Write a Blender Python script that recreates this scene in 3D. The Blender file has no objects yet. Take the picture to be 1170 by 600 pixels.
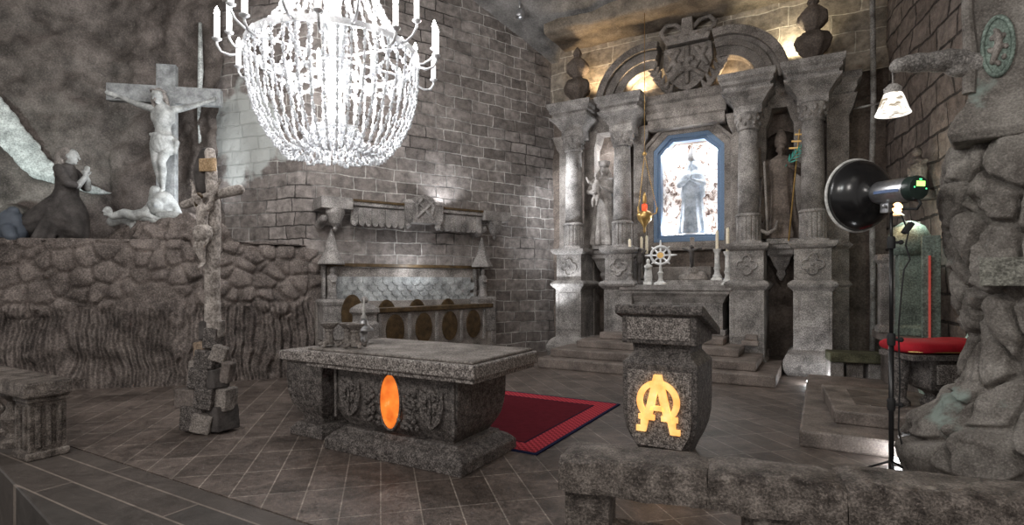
import bpy, bmesh, math, random
from mathutils import Vector, Matrix, noise
PI = math.pi
S = bpy.context.scene
COL = S.collection
random.seed(7)
# ---------------------------------------------------------------- camera
cd = bpy.data.cameras.new('camera'); cam = bpy.data.objects.new('camera', cd); COL.objects.link(cam)
cam.location = (0, 0, 1.6); cam.rotation_euler = (PI/2, 0, math.radians(29.8))
cd.sensor_width = 36; cd.lens = 36*620/1170; cd.shift_y = 22/1170; cd.clip_start = 0.05; cd.clip_end = 200
S.camera = cam
S.view_settings.view_transform = 'Standard'; S.view_settings.look = 'None'
S.view_settings.exposure = .3; S.view_settings.gamma = 1; S.view_settings.use_curve_mapping = False
# ---------------------------------------------------------------- world and room lights
w = bpy.data.worlds.new('world'); S.world = w; w.use_nodes = True
w.node_tree.nodes['Background'].inputs[0].default_value = (1.0, .95, .92, 1)
w.node_tree.nodes['Background'].inputs[1].default_value = .36
def lamp(name, kind, loc, power, col=(1,1,1), size=.1, aim=None, spot=60, blend=.6):
    l = bpy.data.lights.new(name, kind); l.energy = power; l.color = col
    if kind == 'AREA': l.shape = 'DISK'; l.size = size
    else: l.shadow_soft_size = size
    if kind == 'SPOT': l.spot_size = math.radians(spot); l.spot_blend = blend
    o = bpy.data.objects.new(name, l); COL.objects.link(o); o.location = loc
    if aim is not None:
        o.rotation_euler = (Vector(aim)-Vector(loc)).to_track_quat('-Z', 'Y').to_euler()
    return o
COOL = (.93,.96,1.0); WARM = (1.0,.72,.42)
# the other chandeliers of the hall, behind and beside the viewer
lamp('hall_chandelier_light', 'POINT', (1.5,-3.5,5.6), 420, (1,.95,.9), .6)
lamp('hall_chandelier_light', 'POINT', (-4.5,-2.5,5.6), 330, (1,.95,.9), .6)
# spots of the chapel
lamp('crucifix_spot_light', 'SPOT', (-8.2,5.6,2.6), 110, COOL, .08, (-9.8,5.2,3.7), 85)
lamp('left_ledge_spot_light', 'SPOT', (-10.6,2.6,2.5), 110, (.85,1,.98), .08, (-12.2,3.9,4.0), 75)
lamp('column_spot_light', 'SPOT', (-5.1,9.6,.6), 160, COOL, .1, (-4.75,10.9,3.4), 75)
lamp('column_side_light', 'SPOT', (-5.3,9.75,3.9), 130, COOL, .08, (-4.7,10.9,3.3), 110)
lamp('canopy_spot_light', 'SPOT', (-6.42,8.65,3.14), 26, COOL, .05, (-6.72,8.85,3.8), 120)
lamp('stall_spot_light', 'POINT', (-6.55,7.9,1.95), 9, COOL, .05)
lamp('cornice_uplight', 'SPOT', (-4.25,11.1,5.75), 42, WARM, .06, (-4.25,11.45,6.9), 140)
lamp('cornice_uplight', 'SPOT', (-3.35,11.2,5.6), 40, WARM, .06, (-3.3,11.45,6.6), 140)
lamp('cornice_uplight', 'SPOT', (-1.62,11.3,5.5), 14, WARM, .06, (-1.6,11.45,6.4), 140)
lamp('cornice_uplight', 'SPOT', (-.45,11.15,5.75), 65, (1,.88,.62), .06, (-.45,11.45,6.9), 140)
lamp('altar_spot_light', 'SPOT', (-2.6,8.4,6.6), 200, (1,.97,.94), .15, (-2.4,11,2.2), 75)
lamp('passage_light', 'POINT', (1.05,8.6,2.6), 14, (.8,1,.92), .05)
lamp('pillar_spot_light', 'SPOT', (-.9,2.3,3.6), 55, (.95,1,.97), .15, (1.2,5.3,1.7), 70)

# ---------------------------------------------------------------- helpers
def tag(o, label=None, cat=None, group=None, kind=None):
    if label: o['label'] = label
    if cat: o['category'] = cat
    if group: o['group'] = group
    if kind: o['kind'] = kind
    return o
def thing(name, label, cat, loc=(0,0,0), rz=0, group=None):
    o = bpy.data.objects.new(name, None); COL.objects.link(o); o.location = loc
    o.rotation_euler = (0,0,rz); o.empty_display_size = .1
    return tag(o, label, cat, group)
def copy_tree(o, parent=None):
    c = o.copy(); COL.objects.link(c)
    if parent: c.parent = parent
    for ch in list(o.children): copy_tree(ch, c)
    return c
class MB:
    def __init__(s): s.v = []; s.f = []; s.uv = None
    def add(s, vs, fs):
        n = len(s.v); s.v += [tuple(v) for v in vs]; s.f += [tuple(i+n for i in f) for f in fs]; return s
    def box(s, x0, x1, y0, y1, z0, z1, rz=0, taper=0):
        cx, cy = (x0+x1)/2, (y0+y1)/2; hx, hy = (x1-x0)/2, (y1-y0)/2; vs = []
        for z, t in ((z0, 0), (z1, taper)):
            for sx, sy in ((-1,-1),(1,-1),(1,1),(-1,1)):
                x, y = sx*(hx-t), sy*(hy-t)
                vs.append((cx+x*math.cos(rz)-y*math.sin(rz), cy+x*math.sin(rz)+y*math.cos(rz), z))
        return s.add(vs, [(3,2,1,0),(4,5,6,7),(0,1,5,4),(1,2,6,5),(2,3,7,6),(3,0,4,7)])
    def mbox(s, c, size, M):   # box under matrix M
        hx, hy, hz = [q/2 for q in size]; c = Vector(c)
        vs = [M @ (c+Vector((a*hx, b*hy, d*hz))) for d in (-1,1) for a, b in ((-1,-1),(1,-1),(1,1),(-1,1))]
        return s.add(vs, [(3,2,1,0),(4,5,6,7),(0,1,5,4),(1,2,6,5),(2,3,7,6),(3,0,4,7)])
    def prism(s, pts, a, b, axis='y'):   # polygon in the two other axes, extruded a..b
        n = len(pts); vs = []
        for t in (a, b):
            for p, q in pts:
                vs.append({'y':(p,t,q), 'x':(t,p,q), 'z':(p,q,t)}[axis])
        fs = [tuple(range(n)), tuple(reversed(range(n, 2*n)))]
        fs += [(i+n, (i+1)%n+n, (i+1)%n, i) for i in range(n)]
        return s.add(vs, fs)
    def loft(s, rings, closed=True, caps=True):
        n = len(rings[0]); vs = [p for r in rings for p in r]; fs = []
        for k in range(len(rings)-1):
            for i in range(n if closed else n-1):
                j = (i+1) % n; fs.append((k*n+i, k*n+j, (k+1)*n+j, (k+1)*n+i))
        if caps: fs += [tuple(reversed(range(n))), tuple(range((len(rings)-1)*n, len(rings)*n))]
        return s.add(vs, fs)
    def lathe(s, prof, c=(0,0,0), n=24, sx=1, sy=1, rot=0, fn=None):
        rings = []
        for r, z in prof:
            ring = []
            for i in range(n):
                a = 2*PI*i/n+rot; k = fn(a, z) if fn else 1
                ring.append((c[0]+r*k*sx*math.cos(a), c[1]+r*k*sy*math.sin(a), c[2]+z))
            rings.append(ring)
        return s.loft(rings)
    def sq(s, prof, c=(0,0,0), n=1, sx=1, sy=1, rz=0):   # square-plan moulding: half width, z
        rings = []
        for r, z in prof:
            rings.append([(c[0]+(a*r*sx)*math.cos(rz)-(b*r*sy)*math.sin(rz), c[1]+(a*r*sx)*math.sin(rz)+(b*r*sy)*math.cos(rz), c[2]+z) for a, b in ((-1,-1),(1,-1),(1,1),(-1,1))])
        return s.loft(rings)
    def rect(s, prof, x0, x1, y0, y1, back=True):        # moulding with offset d beyond a rectangle, flat back kept
        rings = []
        for d, z in prof:
            yb = y1 if back else y1+d
            rings.append([(x0-d, y0-d, z), (x1+d, y0-d, z), (x1+d, yb, z), (x0-d, yb, z)])
        return s.loft(rings)
    def tube(s, pts, r, n=8, closed=False):
        pts = [Vector(p) for p in pts]; rings = []; m = len(pts); prev = None
        for i, p in enumerate(pts):
            a = pts[(i-1) % m] if (closed or i > 0) else p; b = pts[(i+1) % m] if (closed or i < m-1) else p
            t = (b-a).normalized()
            u = (Vector((0,0,1)).cross(t) if abs(t.z) < .95 else Vector((1,0,0)).cross(t)).normalized() if prev is None else (prev-t*prev.dot(t)).normalized()
            prev = u; v = t.cross(u); rr = r[i] if isinstance(r, (list, tuple)) else r
            rings.append([p+u*rr*math.cos(2*PI*k/n)+v*rr*math.sin(2*PI*k/n) for k in range(n)])
        if closed: rings.append(rings[0]); return s.loft(rings, caps=False)
        return s.loft(rings)
    def cap(s, p0, r0, p1, r1=None, n=10):   # tapered capsule
        p0 = Vector(p0); p1 = Vector(p1); r1 = r0 if r1 is None else r1
        t = p1-p0; L = t.length
        if L < 1e-6: return s.ball(p0, (r0,r0,r0))
        t /= L; u = (Vector((0,0,1)).cross(t) if abs(t.z) < .9 else Vector((1,0,0)).cross(t)).normalized(); v = t.cross(u)
        rings = []
        for k in range(1, 4):
            a = PI/2*k/3-PI/2; rings.append((p0+t*r0*math.sin(a)*1.0, r0*math.cos(a)))
        rings.append((p0, r0))
        for k in range(0, 3):
            a = PI/2*k/3; rings.append((p1+t*r1*math.sin(a), r1*math.cos(a)))
        R = [[c+u*max(r, .001)*math.cos(2*PI*i/n)+v*max(r, .001)*math.sin(2*PI*i/n) for i in range(n)] for c, r in [(p0-t*r0, .001)]+rings+[(p1+t*r1, .001)]]
        return s.loft(R)
    def chain(s, pts, rs, n=10):
        for i in range(len(pts)-1): s.cap(pts[i], rs[i], pts[i+1], rs[i+1], n)
        return s
    def ball(s, c, r, n=14, m=9, M=None):
        if not isinstance(r, (tuple, list)): r = (r, r, r)
        rings = []; c = Vector(c)
        for k in range(m+1):
            a = PI*k/m-PI/2; rr = max(math.cos(a), .01); ring = []
            for i in range(n):
                p = Vector((r[0]*rr*math.cos(2*PI*i/n), r[1]*rr*math.sin(2*PI*i/n), r[2]*math.sin(a)))
                ring.append(c+(M @ p if M else p))
            rings.append(ring)
        return s.loft(rings)
    def build(s, name, mat, parent=None, loc=(0,0,0), rz=0, bevel=0, smooth=False, voxel=0, seg=2, rot=None, sub=0, disp=None):
        me = bpy.data.meshes.new(name); me.from_pydata(s.v, [], s.f)
        bm = bmesh.new(); bm.from_mesh(me); bmesh.ops.recalc_face_normals(bm, faces=bm.faces); bm.to_mesh(me); bm.free()
        me.materials.append(mat)
        if smooth or voxel:
            for p in me.polygons: p.use_smooth = True
        o = bpy.data.objects.new(name, me); COL.objects.link(o); o.location = loc
        o.rotation_euler = rot if rot else (0,0,rz)
        if parent: o.parent = parent
        if smooth == 'auto':
            m = o.modifiers.new('edge', 'EDGE_SPLIT'); m.split_angle = math.radians(35)
        if voxel:
            m = o.modifiers.new('remesh', 'REMESH'); m.mode = 'VOXEL'; m.voxel_size = voxel; m.use_smooth_shade = True
            m = o.modifiers.new('smooth', 'SMOOTH'); m.factor = .5; m.iterations = 2
        if bevel:
            m = o.modifiers.new('bevel', 'BEVEL'); m.width = bevel; m.segments = seg; m.limit_method = 'ANGLE'; m.angle_limit = math.radians(35)
        if sub:
            m = o.modifiers.new('subdivision', 'SUBSURF'); m.subdivision_type = 'SIMPLE'; m.levels = sub; m.render_levels = sub
        if disp:
            t = bpy.data.textures.new('rough', 'CLOUDS'); t.noise_scale = disp[1]; t.noise_depth = 3
            m = o.modifiers.new('rough', 'DISPLACE'); m.texture = t; m.strength = disp[0]; m.texture_coords = 'OBJECT' if False else 'LOCAL'
        return o
def grid(name, P, nu, nv, mat, kind='structure', uvf=None, smooth=True):
    vs = [P(i/nu, j/nv) for j in range(nv+1) for i in range(nu+1)]
    fs = [(j*(nu+1)+i, j*(nu+1)+i+1, (j+1)*(nu+1)+i+1, (j+1)*(nu+1)+i) for j in range(nv) for i in range(nu)]
    me = bpy.data.meshes.new(name); me.from_pydata(vs, [], fs)
    if uvf:
        uv = me.uv_layers.new(name='uv')
        for l in me.loops:
            k = l.vertex_index; uv.data[l.index].uv = uvf((k % (nu+1))/nu, (k//(nu+1))/nv)
    for p in me.polygons: p.use_smooth = smooth
    me.materials.append(mat)
    o = bpy.data.objects.new(name, me); COL.objects.link(o)
    if kind: o['kind'] = kind
    return o
def fbm(p, sc=1, oc=4):
    return noise.fractal(Vector(p)*sc, .9, 2.0, oc)
# ---------------------------------------------------------------- materials
def NT(name, rough=.8, metal=0, spec=.35):
    m = bpy.data.materials.new(name); m.use_nodes = True; nt = m.node_tree; b = nt.nodes['Principled BSDF']
    b.inputs['Roughness'].default_value = rough; b.inputs['Metallic'].default_value = metal
    b.inputs['Specular IOR Level'].default_value = spec
    return m, nt, b
def N(nt, t, **kw):
    n = nt.nodes.new(t)
    for k, v in kw.items():
        if k in n.inputs.keys(): n.inputs[k].default_value = v
        else: setattr(n, k, v)
    return n
def mixc(nt, fac, a, b, mode='MIX'):
    m = nt.nodes.new('ShaderNodeMix'); m.data_type = 'RGBA'; m.blend_type = mode
    for s_, v in ((0, fac), (6, a), (7, b)):
        if hasattr(v, 'links'): nt.links.new(v, m.inputs[s_])
        elif s_ == 0: m.inputs[0].default_value = v
        else: m.inputs[s_].default_value = (*v, 1)
    return m.outputs[2]
def ramp(nt, inp, stops):
    r = nt.nodes.new('ShaderNodeValToRGB'); nt.links.new(inp, r.inputs[0]); e = r.color_ramp.elements
    while len(e) < len(stops): e.new(.5)
    for k, (p, c) in enumerate(stops):
        e[k].position = p; e[k].color = (*c, 1) if len(c) == 3 else c
    return r.outputs[0]
def g(v): return (v, v, v)
def math_(nt, op, a, b=0.0, c=None):
    m = nt.nodes.new('ShaderNodeMath'); m.operation = op
    for i, v in enumerate((a, b, c)):
        if v is None: continue
        if hasattr(v, 'links'): nt.links.new(v, m.inputs[i])
        else: m.inputs[i].default_value = v
    return m.outputs[0]
def stone(name, dark, light, scale=2.5, bump=.4, rough=.75, speck=.25, speck_scale=55, pale=None, pale_at=.62, pale_scale=.7, ripple=0, dist=.03):
    m, nt, b = NT(name, rough); L = nt.links
    co = nt.nodes.new('ShaderNodeTexCoord').outputs['Object']
    n1 = N(nt, 'ShaderNodeTexNoise', Scale=scale, Detail=8.0, Roughness=.62); L.new(co, n1.inputs['Vector'])
    n2 = N(nt, 'ShaderNodeTexNoise', Scale=speck_scale, Detail=3.0, Roughness=.7); L.new(co, n2.inputs['Vector'])
    c = ramp(nt, n1.outputs['Fac'], [(.34, tuple(x*.72 for x in dark)), (.5, tuple((x+y)/2 for x, y in zip(dark, light))), (.66, tuple(x*1.2 for x in light))])
    sp = ramp(nt, n2.outputs['Fac'], [(.36, g(1-min(.9, speck*1.7))), (.56, g(1+.15*speck))])
    c = mixc(nt, 1.0, c, sp, 'MULTIPLY')
    sp2 = ramp(nt, n2.outputs['Fac'], [(.56, g(0)), (.72, g(1))])
    c = mixc(nt, math_(nt, 'MULTIPLY', sp2, speck), c, (min(1, light[0]*2.6), min(1, light[1]*2.6), min(1, light[2]*2.6)))
    if pale:
        n3 = N(nt, 'ShaderNodeTexNoise', Scale=pale_scale, Detail=6.0, Roughness=.6); L.new(co, n3.inputs['Vector'])
        f = ramp(nt, n3.outputs['Fac'], [(pale_at-.03, g(0)), (pale_at+.04, g(1))]); c = mixc(nt, f, c, pale)
    L.new(c, b.inputs['Base Color'])
    h = math_(nt, 'ADD', n1.outputs['Fac'], math_(nt, 'MULTIPLY', n2.outputs['Fac'], .35))
    bp = N(nt, 'ShaderNodeBump', Strength=bump, Distance=dist); L.new(h, bp.inputs['Height']); L.new(bp.outputs[0], b.inputs['Normal'])
    return m
def bricks(name, c1, c2, mortar, bw=.42, bh=.235, ms=.012, bump=.9, wob=.05, zfloor=None, mortar_patch=False):
    m, nt, b = NT(name, .8); L = nt.links
    uv = nt.nodes.new('ShaderNodeUVMap').outputs[0]
    nz = N(nt, 'ShaderNodeTexNoise', Scale=2.2, Detail=5.0); L.new(uv, nz.inputs['Vector'])
    sub = nt.nodes.new('ShaderNodeVectorMath'); sub.operation = 'SUBTRACT'; L.new(nz.outputs['Color'], sub.inputs[0]); sub.inputs[1].default_value = (.5,.5,.5)
    scl = nt.nodes.new('ShaderNodeVectorMath'); scl.operation = 'SCALE'; L.new(sub.outputs[0], scl.inputs[0]); scl.inputs['Scale'].default_value = wob*2
    ad = nt.nodes.new('ShaderNodeVectorMath'); L.new(uv, ad.inputs[0]); L.new(scl.outputs[0], ad.inputs[1])
    br = nt.nodes.new('ShaderNodeTexBrick'); L.new(ad.outputs[0], br.inputs['Vector'])
    br.inputs['Scale'].default_value = 1; br.inputs['Brick Width'].default_value = bw; br.inputs['Row Height'].default_value = bh
    br.inputs['Mortar Size'].default_value = ms; br.inputs['Mortar Smooth'].default_value = .4; br.inputs['Bias'].default_value = 0
    br.offset = .43; br.squash = 1.35; br.squash_frequency = 3
    br.inputs['Color1'].default_value = (*c1, 1); br.inputs['Color2'].default_value = (*c2, 1); br.inputs['Mortar'].default_value = (*mortar, 1)
    n1 = N(nt, 'ShaderNodeTexNoise', Scale=7.0, Detail=8.0, Roughness=.65); L.new(uv, n1.inputs['Vector'])
    n2 = N(nt, 'ShaderNodeTexNoise', Scale=45.0, Detail=3.0); L.new(uv, n2.inputs['Vector'])
    n4 = N(nt, 'ShaderNodeTexNoise', Scale=.55, Detail=4.0); L.new(uv, n4.inputs['Vector'])
    # the mortar is pale only in places
    c = br.outputs['Color']
    dk = mixc(nt, .5, c1, c2)
    pf = ramp(nt, n4.outputs['Fac'], [(.40, g(0)), (.52, g(1))])
    mf = math_(nt, 'MULTIPLY', br.outputs['Fac'], math_(nt, 'SUBTRACT', 1.0, pf))
    c = mixc(nt, mf, c, (c1[0]*.35, c1[1]*.35, c1[2]*.35)) if mortar_patch else c
    c = mixc(nt, 1.0, c, ramp(nt, n1.outputs['Fac'], [(.3, g(.42)), (.68, g(1.35))]), 'MULTIPLY')
    c = mixc(nt, math_(nt, 'MULTIPLY', ramp(nt, n2.outputs['Fac'], [(.56, g(0)), (.74, g(1))]), .3), c, (.5,.48,.46))
    if mortar_patch:   # pale ragged patch over the blocks and joints
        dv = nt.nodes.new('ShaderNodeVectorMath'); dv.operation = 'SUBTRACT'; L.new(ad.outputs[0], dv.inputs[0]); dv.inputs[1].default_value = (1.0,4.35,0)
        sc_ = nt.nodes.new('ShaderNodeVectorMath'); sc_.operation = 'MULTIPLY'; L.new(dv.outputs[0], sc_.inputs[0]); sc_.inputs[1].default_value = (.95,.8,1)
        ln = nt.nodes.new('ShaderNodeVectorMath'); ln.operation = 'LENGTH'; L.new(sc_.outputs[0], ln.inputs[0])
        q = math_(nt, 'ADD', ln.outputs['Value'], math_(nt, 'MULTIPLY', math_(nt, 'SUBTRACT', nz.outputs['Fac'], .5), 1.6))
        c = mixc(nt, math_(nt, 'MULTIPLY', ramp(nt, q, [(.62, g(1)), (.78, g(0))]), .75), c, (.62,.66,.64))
    L.new(c, b.inputs['Base Color'])
    h = math_(nt, 'ADD', math_(nt, 'MULTIPLY', br.outputs['Fac'], -1.1), math_(nt, 'ADD', math_(nt, 'MULTIPLY', n1.outputs['Fac'], .9), math_(nt, 'MULTIPLY', n2.outputs['Fac'], .2)))
    bp = N(nt, 'ShaderNodeBump', Strength=bump, Distance=.035); L.new(h, bp.inputs['Height']); L.new(bp.outputs[0], b.inputs['Normal'])
    return m
def plain(name, col, rough=.5, metal=0, emit=0, ecol=None, spec=.5, bump=0, bscale=40, trans=0):
    m, nt, b = NT(name, rough, metal, spec)
    n = N(nt, 'ShaderNodeTexNoise', Scale=bscale, Detail=4.0); nt.links.new(nt.nodes.new('ShaderNodeTexCoord').outputs['Object'], n.inputs['Vector'])
    c = mixc(nt, 1.0, col, ramp(nt, n.outputs['Fac'], [(.3, g(.8)), (.7, g(1.1))]), 'MULTIPLY'); nt.links.new(c, b.inputs['Base Color'])
    if emit: b.inputs['Emission Color'].default_value = (*(ecol or col), 1); b.inputs['Emission Strength'].default_value = emit
    if trans: b.inputs['Transmission Weight'].default_value = trans
    if bump:
        bp = N(nt, 'ShaderNodeBump', Strength=bump, Distance=.01); nt.links.new(n.outputs['Fac'], bp.inputs['Height']); nt.links.new(bp.outputs[0], b.inputs['Normal'])
    return m
M = {}
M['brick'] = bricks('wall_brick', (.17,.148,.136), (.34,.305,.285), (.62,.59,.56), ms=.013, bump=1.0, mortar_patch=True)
M['brick_right'] = bricks('right_wall_brick', (.17,.135,.115), (.28,.235,.205), (.06,.05,.044), bw=.6, bh=.36, ms=.022, bump=1.0)
M['brick_top'] = bricks('gable_blocks', (.24,.205,.165), (.36,.31,.25), (.55,.5,.42), bw=.85, bh=.36, ms=.012, bump=.5)
M['rock'] = stone('salt_rock', (.10,.085,.076), (.215,.185,.168), 2.2, .7, .8, .2, 38, pale=(.40,.40,.38), pale_at=.66)
M['cliff'] = stone('chiselled_rock', (.12,.10,.09), (.24,.205,.185), 3, .6, .85, .3, 42)
def chisel(m):
    nt = m.node_tree; L = nt.links; b = nt.nodes['Principled BSDF']
    old = b.inputs['Normal'].links[0].from_socket
    uv = nt.nodes.new('ShaderNodeUVMap').outputs[0]
    wv = N(nt, 'ShaderNodeTexWave', Scale=2.4, Distortion=11.0, Detail=3.0); wv.inputs['Detail Scale'].default_value = .45; L.new(uv, wv.inputs['Vector'])
    sp = nt.nodes.new('ShaderNodeSeparateXYZ'); L.new(uv, sp.inputs[0])
    lo = ramp(nt, math_(nt, 'DIVIDE', sp.outputs[1], 2.0), [(.55, g(1)), (.68, g(0))])
    bp = N(nt, 'ShaderNodeBump', Strength=1.0, Distance=.07); L.new(math_(nt, 'MULTIPLY', wv.outputs['Fac'], lo), bp.inputs['Height']); L.new(old, bp.inputs['Normal']); L.new(bp.outputs[0], b.inputs['Normal'])
chisel(M['cliff'])
M['mound'] = stone('mound_rock', (.12,.10,.09), (.24,.205,.185), 3, .8, .85, .3, 42)
M['ceiling'] = stone('ceiling_rock', (.13,.125,.12), (.26,.25,.24), 1.6, .6, .85, .15, 30)
M['soffit'] = stone('soffit_rock', (.15,.125,.10), (.25,.21,.165), 2.5, .5, .85, .15, 30)
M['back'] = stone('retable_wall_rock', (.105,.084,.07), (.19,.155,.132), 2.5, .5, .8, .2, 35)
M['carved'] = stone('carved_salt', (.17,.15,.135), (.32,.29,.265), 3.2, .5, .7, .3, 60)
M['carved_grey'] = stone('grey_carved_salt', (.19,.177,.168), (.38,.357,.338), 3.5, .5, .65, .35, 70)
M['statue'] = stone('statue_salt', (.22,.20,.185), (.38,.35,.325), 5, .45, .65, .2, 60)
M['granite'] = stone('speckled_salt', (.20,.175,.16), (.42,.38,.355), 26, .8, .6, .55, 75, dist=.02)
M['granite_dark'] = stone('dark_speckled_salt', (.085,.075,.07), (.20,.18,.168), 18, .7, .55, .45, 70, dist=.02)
M['rail'] = stone('worn_rail_salt', (.055,.042,.035), (.27,.235,.208), 9, 1.0, .45, .35, 90, pale=(.40,.36,.32), pale_at=.66, pale_scale=7.0)
M['step'] = stone('step_salt', (.15,.125,.11), (.26,.22,.195), 3, .35, .55, .2, 60)
M['pillar'] = stone('pillar_rock', (.14,.122,.108), (.26,.24,.218), 3.0, .6, .8, .22, 70, pale=(.26,.31,.28), pale_at=.64, pale_scale=1.6)
M['green'] = stone('greenish_salt', (.15,.19,.165), (.26,.33,.285), 4, .6, .6, .3, 50)
M['white'] = stone('white_salt', (.5,.5,.5), (.8,.8,.79), 6, .4, .55, .1, 60)
M['marble'] = stone('pale_marble', (.52,.52,.5), (.78,.77,.74), 5, .2, .5, .08, 40)
M['wood'] = stone('brown_wood', (.05,.03,.014), (.10,.065,.03), 9, .3, .5, .15, 60)
M['railwood'] = stone('dark_wood', (.06,.038,.018), (.12,.08,.04), 9, .3, .45, .1, 60)
M['black'] = plain('black_paint', (.012,.012,.013), .3)
M['rubber'] = plain('black_rubber', (.015,.015,.016), .7)
M['silver'] = plain('silver_metal', (.62,.63,.65), .28, .9)
M['gold'] = plain('gold_metal', (.62,.40,.15), .35, .8)
M['wax'] = plain('cream_wax', (.85,.76,.58), .45)
M['robe_dark'] = stone('dark_robe', (.05,.045,.043), (.105,.095,.09), 4, .5, .75, .1, 50)
M['flesh'] = stone('pale_carved_flesh', (.33,.345,.34), (.56,.58,.57), 5, .25, .6, .1, 50)
M['cross_wood'] = stone('grey_cross_wood', (.26,.275,.28), (.42,.44,.45), 6, .3, .6, .1, 50)
# ================================================================ THE SETTING
def struct(o): o['kind'] = 'structure'; return o
# --- floor of slanting tiles, border slabs
def tile_mat():
    m, nt, b = NT('floor_tiles', .38, 0, .5); L = nt.links
    co = nt.nodes.new('ShaderNodeTexCoord').outputs['Object']
    mp = N(nt, 'ShaderNodeMapping'); mp.inputs['Rotation'].default_value = (0,0,math.radians(-133.4)); L.new(co, mp.inputs['Vector'])
    br = nt.nodes.new('ShaderNodeTexBrick'); L.new(mp.outputs[0], br.inputs['Vector'])
    br.inputs['Scale'].default_value = 1; br.inputs['Brick Width'].default_value = .55; br.inputs['Row Height'].default_value = .275
    br.inputs['Mortar Size'].default_value = .006; br.inputs['Mortar Smooth'].default_value = .3; br.offset = 0
    br.inputs['Color1'].default_value = (.095,.075,.064,1); br.inputs['Color2'].default_value = (.16,.13,.113,1); br.inputs['Mortar'].default_value = (.30,.26,.225,1)
    n1 = N(nt, 'ShaderNodeTexNoise', Scale=2.2, Detail=8.0, Roughness=.7, Distortion=1.5); L.new(co, n1.inputs['Vector'])
    n2 = N(nt, 'ShaderNodeTexNoise', Scale=16.0, Detail=6.0, Roughness=.7, Distortion=2.0); L.new(co, n2.inputs['Vector'])
    n3 = N(nt, 'ShaderNodeTexNoise', Scale=.5, Detail=3.0); L.new(co, n3.inputs['Vector'])
    c = mixc(nt, 1.0, br.outputs['Color'], ramp(nt, n1.outputs['Fac'], [(.35, g(.5)), (.65, g(1.4))]), 'MULTIPLY')
    c = mixc(nt, 1.0, c, ramp(nt, n2.outputs['Fac'], [(.35, g(.5)), (.65, g(1.5))]), 'MULTIPLY')
    L.new(c, b.inputs['Base Color'])
    L.new(ramp(nt, n2.outputs['Fac'], [(.3, g(.3)), (.7, g(.62))]), b.inputs['Roughness'])
    h = math_(nt, 'ADD', math_(nt, 'MULTIPLY', br.outputs['Fac'], .3), n2.outputs['Fac'])
    bp = N(nt, 'ShaderNodeBump', Strength=.35, Distance=.012); L.new(h, bp.inputs['Height']); L.new(bp.outputs[0], b.inputs['Normal'])
    return m
def slab_mat():
    m, nt, b = NT('border_slabs', .4, 0, .5); L = nt.links
    co = nt.nodes.new('ShaderNodeTexCoord').outputs['Object']
    br = nt.nodes.new('ShaderNodeTexBrick'); mp = N(nt, 'ShaderNodeMapping'); mp.inputs['Location'].default_value = (0,-.02,0); L.new(co, mp.inputs[0]); L.new(mp.outputs[0], br.inputs['Vector'])
    br.inputs['Scale'].default_value = 1; br.inputs['Brick Width'].default_value = 2.6; br.inputs['Row Height'].default_value = .25
    br.inputs['Mortar Size'].default_value = .008; br.offset = .5
    br.inputs['Color1'].default_value = (.07,.065,.06,1); br.inputs['Color2'].default_value = (.10,.085,.075,1); br.inputs['Mortar'].default_value = (.26,.22,.19,1)
    n1 = N(nt, 'ShaderNodeTexNoise', Scale=3.0, Detail=8.0, Roughness=.7, Distortion=1.5); L.new(co, n1.inputs['Vector'])
    c = mixc(nt, 1.0, br.outputs['Color'], ramp(nt, n1.outputs['Fac'], [(.3, g(.6)), (.7, g(1.3))]), 'MULTIPLY'); L.new(c, b.inputs['Base Color'])
    bp = N(nt, 'ShaderNodeBump', Strength=.4, Distance=.01); L.new(n1.outputs['Fac'], bp.inputs['Height']); L.new(bp.outputs[0], b.inputs['Normal'])
    return m
M['tiles'] = tile_mat(); M['slabs'] = slab_mat()
struct(MB().box(-14, 4.2, 2.45, 12.4, -.3, 0).build('floor', M['tiles']))
struct(MB().prism([(-14,1.95), (-6.6,1.93), (-4.3,1.58), (4.2,1.5), (4.2,2.45), (-14,2.45)], -.8, 0, 'z').build('floor', M['slabs'], bevel=.02))
struct(MB().box(-14, 4.2, -5, 2.2, -.9, -.8).build('floor', M['robe_dark']))
# --- upper left wall: rough rock running into coursed salt blocks
def seg_path(P):
    L = [0]
    for a, b in zip(P, P[1:]): L.append(L[-1]+math.hypot(b[0]-a[0], b[1]-a[1]))
    def f(s):
        s = s*L[-1]
        for i in range(len(P)-1):
            if s <= L[i+1]+1e-9:
                t = (s-L[i])/(L[i+1]-L[i]); a, b = P[i], P[i+1]
                return (a[0]+(b[0]-a[0])*t, a[1]+(b[1]-a[1])*t), ((b[1]-a[1])/(L[i+1]-L[i]), -(b[0]-a[0])/(L[i+1]-L[i]))
    return f, L[-1]
def wall_grid(name, P, z0, z1, mat, res=.12, amp=.04, sc=1.2, fn=None, topfn=None):
    f, L = seg_path(P); nu = int(L/res); nv = int((z1-z0)/res)
    def q(u, v):
        (x, y), n = f(u); zt = topfn(x, y) if topfn else z1; z = z0+(zt-z0)*v
        d = amp*fbm((x, y, z), sc)+(fn(x, y, z, u*L) if fn else 0)
        return (x+n[0]*d, y+n[1]*d, z)
    return grid(name, q, nu, nv, mat, uvf=lambda u, v: (u*L, z0+(z1-z0)*v))
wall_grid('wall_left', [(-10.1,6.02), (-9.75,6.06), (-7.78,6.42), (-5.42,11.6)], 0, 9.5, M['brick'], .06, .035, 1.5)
wall_grid('wall_left', [(-14.5,-.5), (-12.7,3.6), (-11.6,5.15), (-10.4,5.75), (-9.6,5.99)], 0, 9.5, M['rock'], .05, .16, .9, lambda x, y, z, s: .05*fbm((x, y, z), 3.2)-.05*abs(fbm((x, y, z), 1.7)))
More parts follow.
